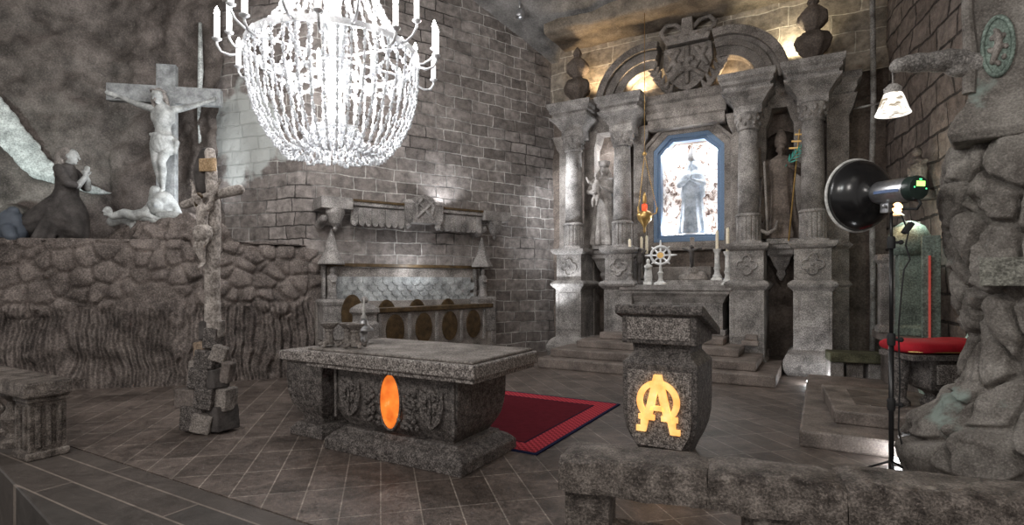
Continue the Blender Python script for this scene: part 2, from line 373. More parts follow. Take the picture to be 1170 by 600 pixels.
# ledge cliff: voronoi cobbles above, chisel ripples below
def cliff_d(x, y, z, s):
    d = 0
    wob = fbm((s, z, 3), 1.3)*.12
    edge = 1.22+.22*math.sin(s*2.2)+.12*math.sin(s*5.1)
    k = max(0, min(1, (z-edge)/.12))
    ds, _ = noise.voronoi(Vector((s*3.5+wob, z*3.9+wob, .5)), distance_metric='DISTANCE', exponent=2.5)
    e = ds[1]-ds[0]
    q_ = min(e/.20, 1); q_ = q_*q_*(3-2*q_)
    d += k*(q_*.085+.05*(1-ds[0]))
    r = math.sin((s*13+math.sin(z*2.2+s*.9)*3.4+fbm((s, z, 0), 1.5)*1.4))
    d += (1-k)*(.055+.012*r+.045*fbm((s*2, z*1.2, 1), 2))
    d += .06*fbm((s, z, 9), .8)-.13*max(0, z-1.2)/1.1
    if z > 2.05: d -= ((z-2.05)/.2)**2*.1
    return d
wall_grid('wall_left', [(-13.2,-.2), (-12.2,1.3), (-10.45,3.16), (-9.7,3.8), (-8.6,4.72), (-7.95,5.85), (-7.68,6.62)], -.02, 2.26, M['cliff'], .026, .03, 2, cliff_d)
LP = [(-13.2,-.2), (-12.2,1.3), (-10.45,3.16), (-9.7,3.8), (-8.6,4.72), (-7.95,5.85), (-7.7,6.6)]
LB = [(-14.6,-.4), (-13.6,2.0), (-12.4,4.2), (-11.3,5.4), (-10.0,6.1), (-8.6,6.45), (-7.75,6.62)]
def ledge(u, v):
    f1, _ = seg_path(LP); f2, _ = seg_path(LB); v = .07+.93*v; a = f1(u)[0]; b = f2(u)[0]; p = ((a[0]+(b[0]-a[0])*v), (a[1]+(b[1]-a[1])*v))
    return (p[0], p[1], 2.235+.05*v+.05*fbm((p[0], p[1], 0), 2.5))
grid('wall_left', ledge, 110, 30, M['mound'])
# --- back wall with niches cut into it
CX, BY = -2.39, 11.5
def cut_wall(name, wall, cutters, mat, uvs=None):
    o = wall.build(name, mat)
    cs = [c.build('cutter', mat) for c in cutters]
    for c in cs:
        m = o.modifiers.new('cut', 'BOOLEAN'); m.object = c; m.operation = 'DIFFERENCE'; m.solver = 'EXACT'
    dg = bpy.context.evaluated_depsgraph_get(); dg.update()
    me = bpy.data.meshes.new_from_object(o.evaluated_get(dg)); o.modifiers.clear(); o.data = me
    for c in cs: bpy.data.objects.remove(c, do_unlink=True)
    return struct(o)
OCT = lambda hw, z0, z1, c, cb: [(CX-hw+cb, z0), (CX+hw-cb, z0), (CX+hw, z0+cb), (CX+hw, z1-c), (CX+hw-c, z1), (CX-hw+c, z1), (CX-hw, z1-c), (CX-hw, z0+cb)]
def niche_cut(x):
    m = MB(); r = .37
    m.lathe([(r, 0), (r, 1.75)]+[(r*math.cos(a*PI/12), 1.75+r*1.05*math.sin(a*PI/12)) for a in range(1, 6)]+[(.01, 1.75+r*1.05)], (x, BY, 2.32), 28)
    return m
cut_wall('wall_back', MB().box(-7.0, 1.1, BY, BY+.95, 0, 5.35),
         [MB().prism(OCT(.62, 2.5, 4.58, .26, .01), BY-.1, BY+.7), niche_cut(CX-1.72), niche_cut(CX+1.72)], M['back'])
o = grid('wall_back', lambda u, v: (-6.3+7.6*u, BY-.06+.03*fbm((u*8, v*2, 0), 2), 5.33+2.2*v), 70, 22, M['brick_top'], uvf=lambda u, v: (7.6*u, 2.2*v))
struct(MB().box(-6.3, 1.3, BY-.02, BY+.9, 5.35, 7.6).build('wall_back', M['back']))
# --- right wall, two planes
wall_grid('wall_right', [(.95,11.6), (1.62,7.6), (3.0,5.0), (4.0,1.0)], 0, 9, M['brick_right'], .08, .07, 1.1)
# --- ceiling
_S = [(-5.9,11.6), (1.2,11.6), (1.2,10.35), (-5.9,10.35)]
def sof(u, v):
    x = -5.15+6.6*u; q = v*1.6; y = 11.65-min(q, 1.3); z = 6.88+max(0, q-1.3)*1.6
    return (x, y+.03*fbm((x, q, 1), 2), z+.04*fbm((x, q*1.3, 2), 1.5))
grid('ceiling', sof, 80, 24, M['soffit'])
grid('ceiling', lambda u, v: (-5.15+.03*fbm((u*2, v*1.5, 4), 2), 11.65-1.3*u, 6.4+.96*v), 16, 12, M['soffit']) if False else None
def ceil(u, v):
    y = 11.65-13.2*v; x = -14+19*u
    z = 6.62+(11.6-y)*.42 if y > 9.4 else 7.54+(9.4-y)*.12
    if x > -5.2: z = max(z, 7.12)
    z += .08*fbm((x, y, 5), .9)*min(1, max(0, (11.4-y)))
    return (x, y, z)
grid('ceiling', ceil, 190, 110, M['ceiling'])
# --- altar steps against the back wall
st = struct(MB().box(-4.62, -.61, 9.02, 11.5, 0, .18).build('floor', M['step'], bevel=.02, sub=0))
struct(MB().box(-4.5, -.91, 9.32, 11.5, .18, .33).build('floor', M['step'], bevel=.02))
struct(MB().box(-4.15, -1.22, 9.75, 11.5, .33, .47).build('floor', M['step'], bevel=.02))
struct(MB().box(-3.85, -1.53, 10.2, 11.5, .47, .6).build('floor', M['step'], bevel=.02))
struct(MB().box(-1.25, -.98, 10.35, 11.0, .47, .56).box(-1.2, -1.0, 10.4, 11.0, .56, .66).build('floor', M['step'], bevel=.02))
# --- side platform on the right
struct(MB().box(-.2, 2.3, 5.95, 9.6, 0, .17).build('floor', M['step'], bevel=.025))
struct(MB().prism([(.1,6.36), (1.9,6.36), (1.7,7.9), (-.02,7.9)], .17, .31, 'z').build('floor', M['step'], bevel=.02))
struct(MB().prism([(.3,6.75), (1.8,6.75), (1.6,7.6), (.25,7.6)], .31, .318, 'z').build('floor', M['tiles']))
# ================================================================ THE RETABLE (origin on the floor at the wall, local -y to the room)
RT = thing('retable', 'tall carved salt retable with four columns against the back wall', 'altarpiece', (CX, BY, 0))
def quatrefoil(mb, x, y, z, r=.125):
    for a in range(4):
        cx, cz = x+r*.75*math.cos(a*PI/2), z+r*.75*math.sin(a*PI/2)
        pts = []
        for k in range(13):
            t = a*PI/2-PI*.62+k*PI*1.24/12; pts.append((cx+r*.62*math.cos(t), y, cz+r*.62*math.sin(t)))
        mb.tube(pts, .019, 6)
    mb.ball((x, y, z), (.03,.02,.03), 10, 6)
def pedestal(x, y0, outer, x2=None):
    hw = .29
    mb = MB()
    if outer:
        mb.rect([(.08,.0), (.13,.06), (.155,.16), (.15,.26), (.1,.37), (.04,.42), (.0,.44), (0,.52), (.0,1.5)], x-hw, x+hw, y0, 0)
    else:
        mb.rect([(.06,.0), (.06,.14), (.03,.2), (.0,.24), (.0,1.5)], x-hw, x+hw, y0, 0)
    p = mb.build('pedestal', M['carved_grey'], RT, bevel=.008)
    m = MB().rect([(.0,1.44), (.03,1.47), (.08,1.52), (.09,1.56), (.06,1.6), (.0,1.63)], x-hw, x+hw, y0, 0).build('ledge', M['carved_grey'], p, bevel=.006)
    b = MB().rect([(0,1.63), (0,2.17)], x-hw+.01, x+hw-.01, y0+.03, 0).rect([(.0,2.17), (.05,2.2), (.08,2.24), (.08,2.29)], x-hw, x+hw, y0, 0).build('upper_block', M['carved_grey'], p, bevel=.006)
    q = MB(); quatrefoil(q, x, y0+.025, 1.9); q.build('quatrefoil', M['carved_grey'], p, smooth=True)
    fr = MB()
    for a, b_, c, d in ((x-hw+.05,x+hw-.05,1.34,1.37),(x-hw+.05,x+hw-.05,.6,.63),(x-hw+.05,x-hw+.08,.63,1.34),(x+hw-.08,x+hw-.05,.63,1.34)):
        fr.box(a, b_, y0-.012, y0+.02, c, d)
    fr.build('panel_frame', M['carved_grey'], p)
    return p
def column(x, y, zb=2.29):
    c = MB().lathe([(.23,0), (.235,.03), (.23,.05), (.215,.07), (.215,.5), (.2,.5)], (x, y, zb), 128, fn=lambda a, z: 1-.07*max(0, math.cos(a*16)) if .06 < z < .51 else 1)
    c.sq([(.245,0), (.245,.04)], (x, y, zb))
    c = c.build('column_base', M['carved_grey'], RT, smooth='auto')
    MB().lathe([(.222,.5), (.226,.53), (.2,.56)], (x, y, zb), 36).build('ring', M['carved_grey'], c, smooth=True)
    s = MB().lathe([(.185,.55), (.182,1.2), (.172,1.75), (.162,2.12)], (x, y, zb), 36).build('column_shaft', M['carved_grey'], RT, smooth=True)
    k = MB().lathe([(.17,2.08), (.195,2.1), (.18,2.13), (.19,2.2), (.215,2.3), (.235,2.37), (.2,2.4)], (x, y, zb), 40, fn=lambda a, z: 1+.05*math.cos(a*8)*(1 if z > 2.12 else 0))
    for a in range(8):
        t = a*PI/4+.2; k.ball((x+.21*math.cos(t), y+.21*math.sin(t), zb+2.29), (.035,.035,.05), 8, 5); k.ball((x+.2*math.cos(t+.39), y+.2*math.sin(t+.39), zb+2.19), (.03,.03,.04), 8, 5)
    k.build('capital', M['carved_grey'], RT, smooth='auto')
def cornice(x, y0, hw, zt=5.38):
    z = zt-.72
    c = MB().rect([(-.0,z), (.0,z+.16), (.03,z+.2), (.10,z+.3), (.19,z+.38), (.2,z+.42)], x-.24, x+.24, y0+.24, 0).build('entablature_block', M['carved_grey'], RT, bevel=.006)
    MB().rect([(.0,zt-.3), (.0,zt-.24), (.05,zt-.2), (.05,zt-.14), (.09,zt-.1), (.1,zt)], x-hw+.08, x+hw-.08, y0+.1, 0).build('cornice_slab', M['carved_grey'], c, bevel=.006)
for sx in (-1, 1):
    pedestal(sx*2.24, -1.05, True); column(sx*2.24, -.75); cornice(sx*2.24, -1.1, .47)
    pedestal(sx*1.2, -.95, False); column(sx*1.2, -.65); cornice(sx*1.2, -1.02, .47)
# pilasters behind the columns
for x, d in ((2.62,.42), (-2.62,.3), (2.05,.35), (-2.05,.35), (1.35,.3), (-1.35,.3), (-.98,.22), (.98,.22)):
    w_ = .17 if abs(x) > 2.5 else .12
    MB().rect([(.05,0), (.05,.3), (0,.35), (0,1.5), (.05,1.55), (0,1.62), (0,2.17), (.06,2.24), (.0,2.3), (0,4.5), (.05,4.6), (.12,4.85)], x-w_, x+w_, -d, 0).build('pilaster', M['carved'], RT, bevel=.008)
cc = MB().rect([(0,4.85), (.05,4.95), (.05,5.02), (.12,5.1), (.12,5.2)], 2.45, 2.85, -.5, 0).build('cornice_slab', M['carved_grey'], RT, bevel=.006)
# centre entablature between the inner columns and short links beside them
MB().rect([(0,4.72), (0,4.9), (.03,4.93), (.03,5.05), (.07,5.12), (.07,5.2), (.12,5.24), (.13,5.38)], -.75, .75, -.38, 0).build('entablature', M['carved'], RT, bevel=.008)
for sx in (-1, 1):
    MB().rect([(0,4.8), (0,5.05), (.04,5.12), (.07,5.3), (.07,5.36)], sx*1.72-.22, sx*1.72+.22, -.42, 0).build('entablature', M['carved'], RT, bevel=.008)
# window surround and blue frame
def oct_ring(hwo, z0o, z1o, co, hwi, z0i, z1i, ci, ya, yb):
    A = [(-hwo, z0o), (hwo, z0o), (hwo, z1o-co), (hwo-co, z1o), (-hwo+co, z1o), (-hwo, z1o-co)]
    B = [(-hwi, z0i), (hwi, z0i), (hwi, z1i-ci), (hwi-ci, z1i), (-hwi+ci, z1i), (-hwi, z1i-ci)]
    mb = MB(); n = 6; vs = [(x, ya, z) for x, z in A]+[(x, ya, z) for x, z in B]+[(x, yb, z) for x, z in A]+[(x, yb, z) for x, z in B]
    fs = []
    for i in range(n):
        j = (i+1) % n; fs += [(i, j, n+j, n+i), (2*n+i, 3*n+i, 3*n+j, 2*n+j), (i, 2*n+i, 2*n+j, j), (n+i, n+j, 3*n+j, 3*n+i)]
    return mb.add(vs, fs)
oct_ring(.85, 2.3, 4.74, .34, .7, 2.42, 4.64, .3, -.12, .05).build('window_surround', M['carved'], RT, bevel=.015)
oct_ring(.9, 2.24, 4.79, .36, .83, 2.3, 4.74, .34, -.17, .02).build('outer_moulding', M['carved'], RT, bevel=.012)
M['blue'] = plain('blue_painted_frame', (.09,.165,.28), .4, 0, bump=.1)
WF = thing('shrine_frame', 'blue octagonal frame around the brightly lit shrine window above the altar', 'frame', (CX, BY, 2.42))
o = oct_ring(.72, 0, 2.23, .31, .62, .09, 2.14, .27, -.1, .1).build('outer_frame', M['blue'], WF, bevel=.012)
o = oct_ring(.63, .08, 2.15, .275, .56, .15, 2.08, .25, -.05, .14).build('inner_frame', M['blue'], WF, bevel=.012)
# crystal lining of the shrine
def lining(u, v):
    a = PI*u; x = -.61*math.cos(a); y = .04+.6*math.sin(a)**.6
    z = 2.47+2.14*v; e = noise.voronoi(Vector((x*7, y*7, z*7)))[0]; d = .05*(e[1]-e[0])
    return (CX+x*(1-d), BY+y-d, z)
def crystal_mat():
    m, nt, b = NT('white_salt_crystals', .5); L = nt.links
    co = nt.nodes.new('ShaderNodeTexCoord').outputs['Object']
    n1 = N(nt, 'ShaderNodeTexNoise', Scale=9.0, Detail=6.0, Roughness=.7, Distortion=.6); L.new(co, n1.inputs['Vector'])
    L.new(ramp(nt, n1.outputs['Fac'], [(.38, (.07,.04,.03)), (.46, (.5,.42,.38)), (.54, (.84,.83,.82))]), b.inputs['Base Color'])
    bp = N(nt, 'ShaderNodeBump', Strength=.6, Distance=.03); L.new(n1.outputs['Fac'], bp.inputs['Height']); L.new(bp.outputs[0], b.inputs['Normal'])
    return m
M['crystal'] = crystal_mat()
o = grid('crystal_lining', lining, 60, 90, M['crystal'], None)
tag(o, 'white salt crystal crust lining the lit shrine behind the blue frame', 'crystals')
lamp('shrine_light', 'POINT', (CX-.42, BY+.2, 4.3), 22, (1,.98,.96), .05); lamp('shrine_light', 'POINT', (CX+.42, BY+.2, 4.3), 22, (1,.98,.96), .05)
lamp('shrine_light', 'POINT', (CX-.44, BY+.16, 2.75), 15, (1,.98,.96), .05); lamp('shrine_light', 'POINT', (CX+.44, BY+.16, 2.75), 15, (1,.98,.96), .05)
lamp('niche_light', 'POINT', (CX-1.62, BY-.1, 4.3), 14, COOL, .04)
# broken segmental pediment
def arc_piece(sx, name='pediment_arc'):
    R0, R1 = .55, 1.02; cx = sx*1.02-sx*.0; mb = MB()
    def prof(a0, a1, r0, r1, ya, yb, n=14):
        R = []
        for k in range(n+1):
            a = a0+(a1-a0)*k/n; c, s_ = math.cos(a), math.sin(a)
            R.append([(sx*(.72)+sx*r0*c, ya, 5.36+r0*s_), (sx*(.72)+sx*r1*c, ya, 5.36+r1*s_), (sx*.72+sx*r1*c, yb, 5.36+r1*s_), (sx*.72+sx*r0*c, yb, 5.36+r0*s_)])
        return R
    a0, a1 = 0.0, math.radians(100)
    p = MB().loft(prof(a0, a1, .62, 1.12, -.35, 0)).build(name, M['carved'], RT, bevel=.01)
    MB().loft(prof(a0, a1, 1.0, 1.16, -.46, -.3)).build('outer_moulding', M['carved'], p, bevel=.01)
    MB().loft(prof(a0, a1, .8, .9, -.4, -.3)).build('inner_moulding', M['carved'], p, bevel=.01)
arc_piece(-1); arc_piece(1)
# finials on the outer columns
for sx in (-1, 1):
    f = MB().lathe([(.13,0), (.13,.05), (.07,.09), (.06,.14), (.12,.2), (.21,.32), (.24,.45), (.2,.56), (.1,.62), (.08,.66), (.14,.72), (.2,.82), (.19,.93), (.1,1.05), (.05,1.1), (.08,1.16), (.05,1.25), (.01,1.32)], (0,0,0), 28, sx=1.2, sy=1.2, fn=lambda a, z: 1+.09*math.cos(a*7+z*4)).build('finial', M['back'], None, (CX+sx*2.24, BY-.55, 5.38), smooth=True)
    tag(f, ('dark urn finial standing on the right outer column of the retable' if sx > 0 else 'dark urn finial standing on the left outer column of the retable'), 'finial', 'urn finials on the retable')
# brackets under the two saints
for sx in (-1, 1):
    MB().rect([(-.2,1.62), (-.17,1.68), (-.14,1.74), (-.16,1.8), (-.1,1.9), (-.05,2.05), (.0,2.1), (.0,2.19), (.03,2.2), (.03,2.28)], sx*1.72-.22, sx*1.72+.22, -.5, 0).build('statue_bracket', M['carved_grey'], RT, bevel=.01)
# coat of arms relief
CA = thing('coat_of_arms', 'carved crowned coat of arms relief between the broken pediment arcs', 'relief', (CX+.03, BY-.16, 5.4))
CA.scale = (1.28, 1, 1.0)
sh = MB()
SH = [(-.36,.95), (.36,.95), (.38,.6), (.3,.3), (.14,.12), (0,.04), (-.14,.12), (-.3,.3), (-.38,.6)]
sh.prism(SH, -.14, .05)
for p, q in (((-.26,.8),(-.1,.42)), ((.26,.8),(.1,.42)), ((-.24,.3),(.0,.55)), ((.24,.3),(.0,.55)), ((-.14,.86),(-.3,.5)), ((.14,.86),(.3,.5)), ((0,.9),(0,.2))):
    sh.cap((p[0], -.16, p[1]), .045, (q[0], -.17, q[1]), .035)
for a in range(6): sh.ball((.12*math.cos(a*PI/3), -.19, .56+.12*math.sin(a*PI/3)), (.055,.05,.055), 8, 6)
sh.build('shield', M['carved'], CA, voxel=.011)
for sx in (-1, 1):
    wv = MB()
    for k in range(9):
        z = .06+k*.105; x = sx*(.28+.26*math.sin(min(1, k/6)*PI/2)); 
        wv.cap((x, -.08, z), .06, (x+sx*.12, -.16, z+.1), .02); wv.cap((x, -.08, z), .06, (x-sx*.06, -.17, z+.13), .02)
        wv.cap((x, -.05, z), .06, (sx*(.28+.26*math.sin(min(1, (k+1)/6)*PI/2)), -.05, z+.1), .055)
    wv.build('leaf_spray', M['carved'], CA, voxel=.011)
cr = MB()
cr.prism([(-.32,1.0), (.32,1.0), (.4,1.2), (-.4,1.2)], -.2, .05)
for x in (-.32,-.16,0,.16,.32): cr.ball((x, -.2, 1.1), (.04,.03,.04), 8, 6)
for sx in (-1, 1):
    cr.tube([(sx*.36, -.1, 1.18), (sx*.42, -.1, 1.32), (sx*.33, -.1, 1.45), (sx*.18, -.1, 1.42), (sx*.08, -.1, 1.3)], .045, 8)
cr.box(-.1, .1, -.2, .0, 1.15, 1.5, taper=.02)
cr.build('crown', M['carved'], CA, voxel=.011)
# high altar in front of the window
HA = thing('high_altar', 'broad grey stone high altar on the steps below the lit shrine', 'altar', (CX-.1, 10.5, .6))
MB().box(-.88, .88, .18, .95, 0, .66).box(-.93, .93, .13, .95, 0, .1).build('altar_body', M['carved_grey'], HA, bevel=.01)
MB().rect([(-.16,.6), (-.14,.64), (-.1,.72), (-.04,.78), (-.04,.82), (.0,.84), (.0,.94)], -1.05, 1.05, 0, .95).build('altar_top', M['carved_grey'], HA, bevel=.008)
MB().box(-.75, 1.0, .28, .95, .94, 1.03).build('altar_shelf', M['carved_grey'], HA, bevel=.006)
MB().box(-.6, .6, .6, .95, 1.03, 1.3).build('tabernacle_block', M['carved'], HA, bevel=.01)
fr = MB()
for a, b_, c, d in ((-.8,.8,.56,.6),(-.8,.8,.14,.17),(-.8,-.76,.17,.56),(.76,.8,.17,.56),(-.03,.03,.17,.56)): fr.box(a, b_, .165, .2, c, d)
fr.build('panel_frame', M['carved_grey'], HA)
# ---------------------------------------------------------------- things on the high altar
def candlestick(px, y, z, h, ch, label, mat='marble', two=False):
    t = thing('candlestick', label, 'candlestick', (px, y, z), 0, 'candlesticks on the high altar')
    MB().sq([(.10,0), (.10,.03), (.075,.05)]).lathe([(.075,.04), (.09,.07), (.055,.13), (.048,h*.3), (.066,h*.38), (.05,h*.46), (.046,h*.85), (.07,h*.93), (.078,h)], n=16).build('stick', M[mat], t, smooth='auto')
    c = MB().lathe([(.03,h-.01), (.028,h+ch-.03), (.014,h+ch), (.003,h+ch+.004)], n=12).build('candle', M['wax'], t, smooth='auto')
    MB().tube([(0,0,h+ch), (.002,0,h+ch+.02)], .003, 5).build('wick', M['black'], c)
AZ = 1.54; SZ = 1.63
candlestick(-3.36, 10.62, AZ, .56, .36, 'tall grey candlestick at the far left end of the high altar', 'carved_grey')
candlestick(-3.25, 11.05, SZ, .52, .38, 'left of the two close candles behind the altar under the gilt lamp', 'carved_grey')
candlestick(-3.14, 11.05, SZ, .54, .38, 'right of the two close candles behind the altar under the gilt lamp', 'carved_grey')
candlestick(-1.76, 11.0, SZ, .60, .36, 'white balustered candlestick, left of the pair on the right of the altar', 'marble')
candlestick(-1.52, 10.66, AZ, .62, .44, 'white candlestick nearest the right corner of the high altar', 'marble')
candlestick(-1.42, 11.15, SZ, .20, .42, 'small candle at the back right end of the altar, low pale holder', 'marble')
# monstrance-like star reliquary
t = thing('reliquary', 'white star-shaped openwork reliquary on a slim foot on the altar', 'reliquary', (-2.74, 10.6, AZ))
t.scale = (1.22,1.22,1.15)
MB().lathe([(.11,0), (.11,.03), (.05,.06), (.03,.1), (.035,.17), (.05,.2), (.025,.23), (.02,.36)], n=16).build('foot', M['marble'], t, smooth='auto')
s_ = MB()
s_.tube([(.15*math.cos(a*PI/16), 0, .5+.15*math.sin(a*PI/16)) for a in range(32)], .022, 8, True)
s_.tube([(.06*math.cos(a*PI/8), 0, .5+.06*math.sin(a*PI/8)) for a in range(16)], .014, 8, True)
for a in range(8):
    c_, n_ = math.cos(a*PI/4), math.sin(a*PI/4)
    s_.cap((.06*c_, 0, .5+.06*n_), .014, (.15*c_, 0, .5+.15*n_), .014, 8)
    L_ = .25 if a % 2 == 0 else .2; s_.cap((.15*c_, 0, .5+.15*n_), .022, (L_*c_, 0, .5+L_*n_), .01, 8)
s_.build('star_wheel', M['white'], t, smooth=True)
MB().lathe([(.05,-.012), (.05,.012)], n=16).build('centre_disc', M['gold'], t, (0,0,.5), rot=(PI/2,0,0))
t = thing('small_figurine', 'small pale praying figurine on the left of the altar top', 'figurine', (-2.97, 10.56, AZ))
t.scale = (1.1,1.1,1.1)
MB().box(-.075, .075, -.06, .06, 0, .06).build('base', M['marble'], t, bevel=.006)
MB().lathe([(.07,.06), (.075,.15), (.06,.26), (.065,.33), (.03,.375)], n=16, sy=.8).ball((0,0,.42), (.035,.038,.045)).cap((-.06,0,.33), .02, (-.02,-.07,.3), .015).cap((.06,0,.33), .02, (.02,-.07,.3), .015).cap((-.01,-.07,.29), .014, (-.005,-.085,.36), .01).cap((.01,-.07,.29), .014, (.005,-.085,.36), .01).build('body', M['marble'], t, voxel=.008)
t = thing('dark_figurine', 'dark slender winged figurine behind the small pale figurine', 'figurine', (-3.2, 10.75, AZ))
MB().lathe([(.07,0), (.07,.05), (.03,.1), (.025,.4), (.05,.45), (.055,.55), (.03,.66)], n=14).ball((0,0,.7), .04).cap((-.02,0,.6), .03, (-.13,.0,.52), .02).cap((.02,0,.6), .03, (.13,0,.68), .02).build('body', M['robe_dark'], t, voxel=.01)
# altar crucifix on its rock foot
t = thing('altar_crucifix', 'dark crucifix on a rough rocky foot in the middle of the altar', 'crucifix', (-2.22, 10.98, SZ))
t.scale = (1.25,1.2,1.05)
MB().ball((0,0,.05), (.17,.12,.12)).ball((-.12,-.02,.03), (.1,.08,.09)).ball((.13,0,.04), (.1,.09,.13)).ball((.02,-.03,.16), (.09,.07,.1)).ball((0,0,.02), (.24,.13,.05)).build('rocky_foot', M['carved'], t, voxel=.012)
MB().box(-.032, .032, -.02, .02, .1, .8).box(-.17, .17, -.02, .02, .56, .62).build('cross', M['carved'], t, bevel=.006)
MB().chain([(-.14,-.04,.6), (-.07,-.05,.57), (-.03,-.05,.55)], [.014,.018,.02]).chain([(.14,-.04,.6), (.07,-.05,.57), (.03,-.05,.55)], [.014,.018,.02]).chain([(0,-.05,.55), (0,-.05,.46), (0,-.05,.41)], [.04,.03,.035]).chain([(0,-.05,.4), (.01,-.07,.3), (0,-.05,.2)], [.035,.024,.014]).ball((.0,-.06,.62), (.026,.03,.036)).build('corpus', M['robe_dark'], t, voxel=.007)
# hanging sanctuary lamp
LZ = 2.86; t = thing('sanctuary_lamp', 'gilt sanctuary lamp with red glass hanging on chains left of the shrine', 'lamp', (-3.04, 10.55, LZ))
MB().lathe([(.012,-.3), (.03,-.26), (.02,-.2), (.05,-.14), (.13,-.04), (.15,.06), (.13,.1), (.09,.13), (.085,.1), (.1,.05)], n=24).build('bowl', M['gold'], t, smooth=True)
ar = MB()
for a in range(3):
    c_, n_ = math.cos(a*2.094+.3), math.sin(a*2.094+.3)
    ar.chain([(.14*c_, .14*n_, .06), (.22*c_, .22*n_, .08), (.24*c_, .24*n_, .18)], [.012,.012,.02], 8)
ar.build('arms', M['gold'], t, smooth=True)
MB().lathe([(.04,.1), (.055,.2), (.05,.26), (.035,.26)], n=16).build('glass_cup', plain('red_glass', (.8,.05,.02), .1, 0, .8, (1,.1,.03)), t, smooth=True)
MB().lathe([(.02,.26), (.04,.3), (.035,.42), (.015,.5)], n=16).build('gilt_stem', M['gold'], t, smooth=True)
ch = MB()
for a in range(3):
    c_, n_ = math.cos(a*2.094+.3), math.sin(a*2.094+.3)
    for k in range(26):
        u = k/26; r_ = .23*(1-u); z = .18+1.05*u; ch.ball((r_*c_, r_*n_, z), (.011,.011,.018), 6, 4)
ch.build('chain', M['gold'], t, smooth=True)
MB().lathe([(.03,0), (.05,.03), (.02,.08)], (0,0,1.22), n=12).tube([(0,0,1.28), (0,.0,2.6), (0,.0,4.05)], .006, 6).build('hanger', M['gold'], t, smooth=True)
# ================================================================ CARVED FIGURES
def hand(mb, w_, d, up, s=1.0, curl=.3):
    """palm at w_, fingers along d, palm normal 'up'"""
    d = Vector(d).normalized(); up = Vector(up).normalized(); sd = d.cross(up).normalized(); w_ = Vector(w_)
    p = w_+d*.085*s; mb.cap(w_, .026*s, p-d*.01*s, .032*s)
    for k, (o_, l) in enumerate(((-.03,.062), (-.01,.075), (.01,.07), (.03,.055))):
        b = p+sd*o_*s; m_ = b+d*l*.55*s+up*curl*.02*s; e = m_+d*l*.5*s+up*curl*.04*s
        mb.chain([b, m_, e], [.011*s, .0095*s, .008*s], 6)
    b = w_+d*.03*s-sd*.03*s; mb.chain([b, b+d*.03*s-sd*.03*s, b+d*.06*s-sd*.035*s], [.013*s,.011*s,.009*s], 6)
def head(mb, c, s=1.0, fwd=(0,-1,0)):
    f = Vector(fwd).normalized(); sd = f.cross(Vector((0,0,1))).normalized(); u = sd.cross(f).normalized(); c = Vector(c)
    Mx = Matrix((sd, -f, u)).transposed()
    mb.ball(c+u*.01*s, (.075*s,.095*s,.10*s), M=Mx); mb.ball(c-u*.06*s+f*.02*s, (.055*s,.065*s,.06*s), M=Mx)
    mb.cap(c+f*.095*s+u*.01*s, .012*s, c+f*.118*s-u*.025*s, .017*s, 8)       # nose
    mb.cap(c+f*.088*s-u*.055*s-sd*.02*s, .009*s, c+f*.088*s-u*.055*s+sd*.02*s, .009*s, 6)  # mouth
    mb.ball(c+f*.075*s-u*.095*s, .022*s, 8, 6)   # chin
    for k in (-1, 1):
        mb.cap(c+f*.083*s+u*.028*s+sd*k*.015*s, .011*s, c+f*.075*s+u*.028*s+sd*k*.05*s, .009*s, 6)  # brow
        mb.ball(c+f*.08*s+u*.008*s+sd*k*.03*s, .012*s, 8, 6)
        mb.ball(c+sd*k*.078*s-u*.01*s, (.012*s,.022*s,.032*s), 8, 6, M=Mx)
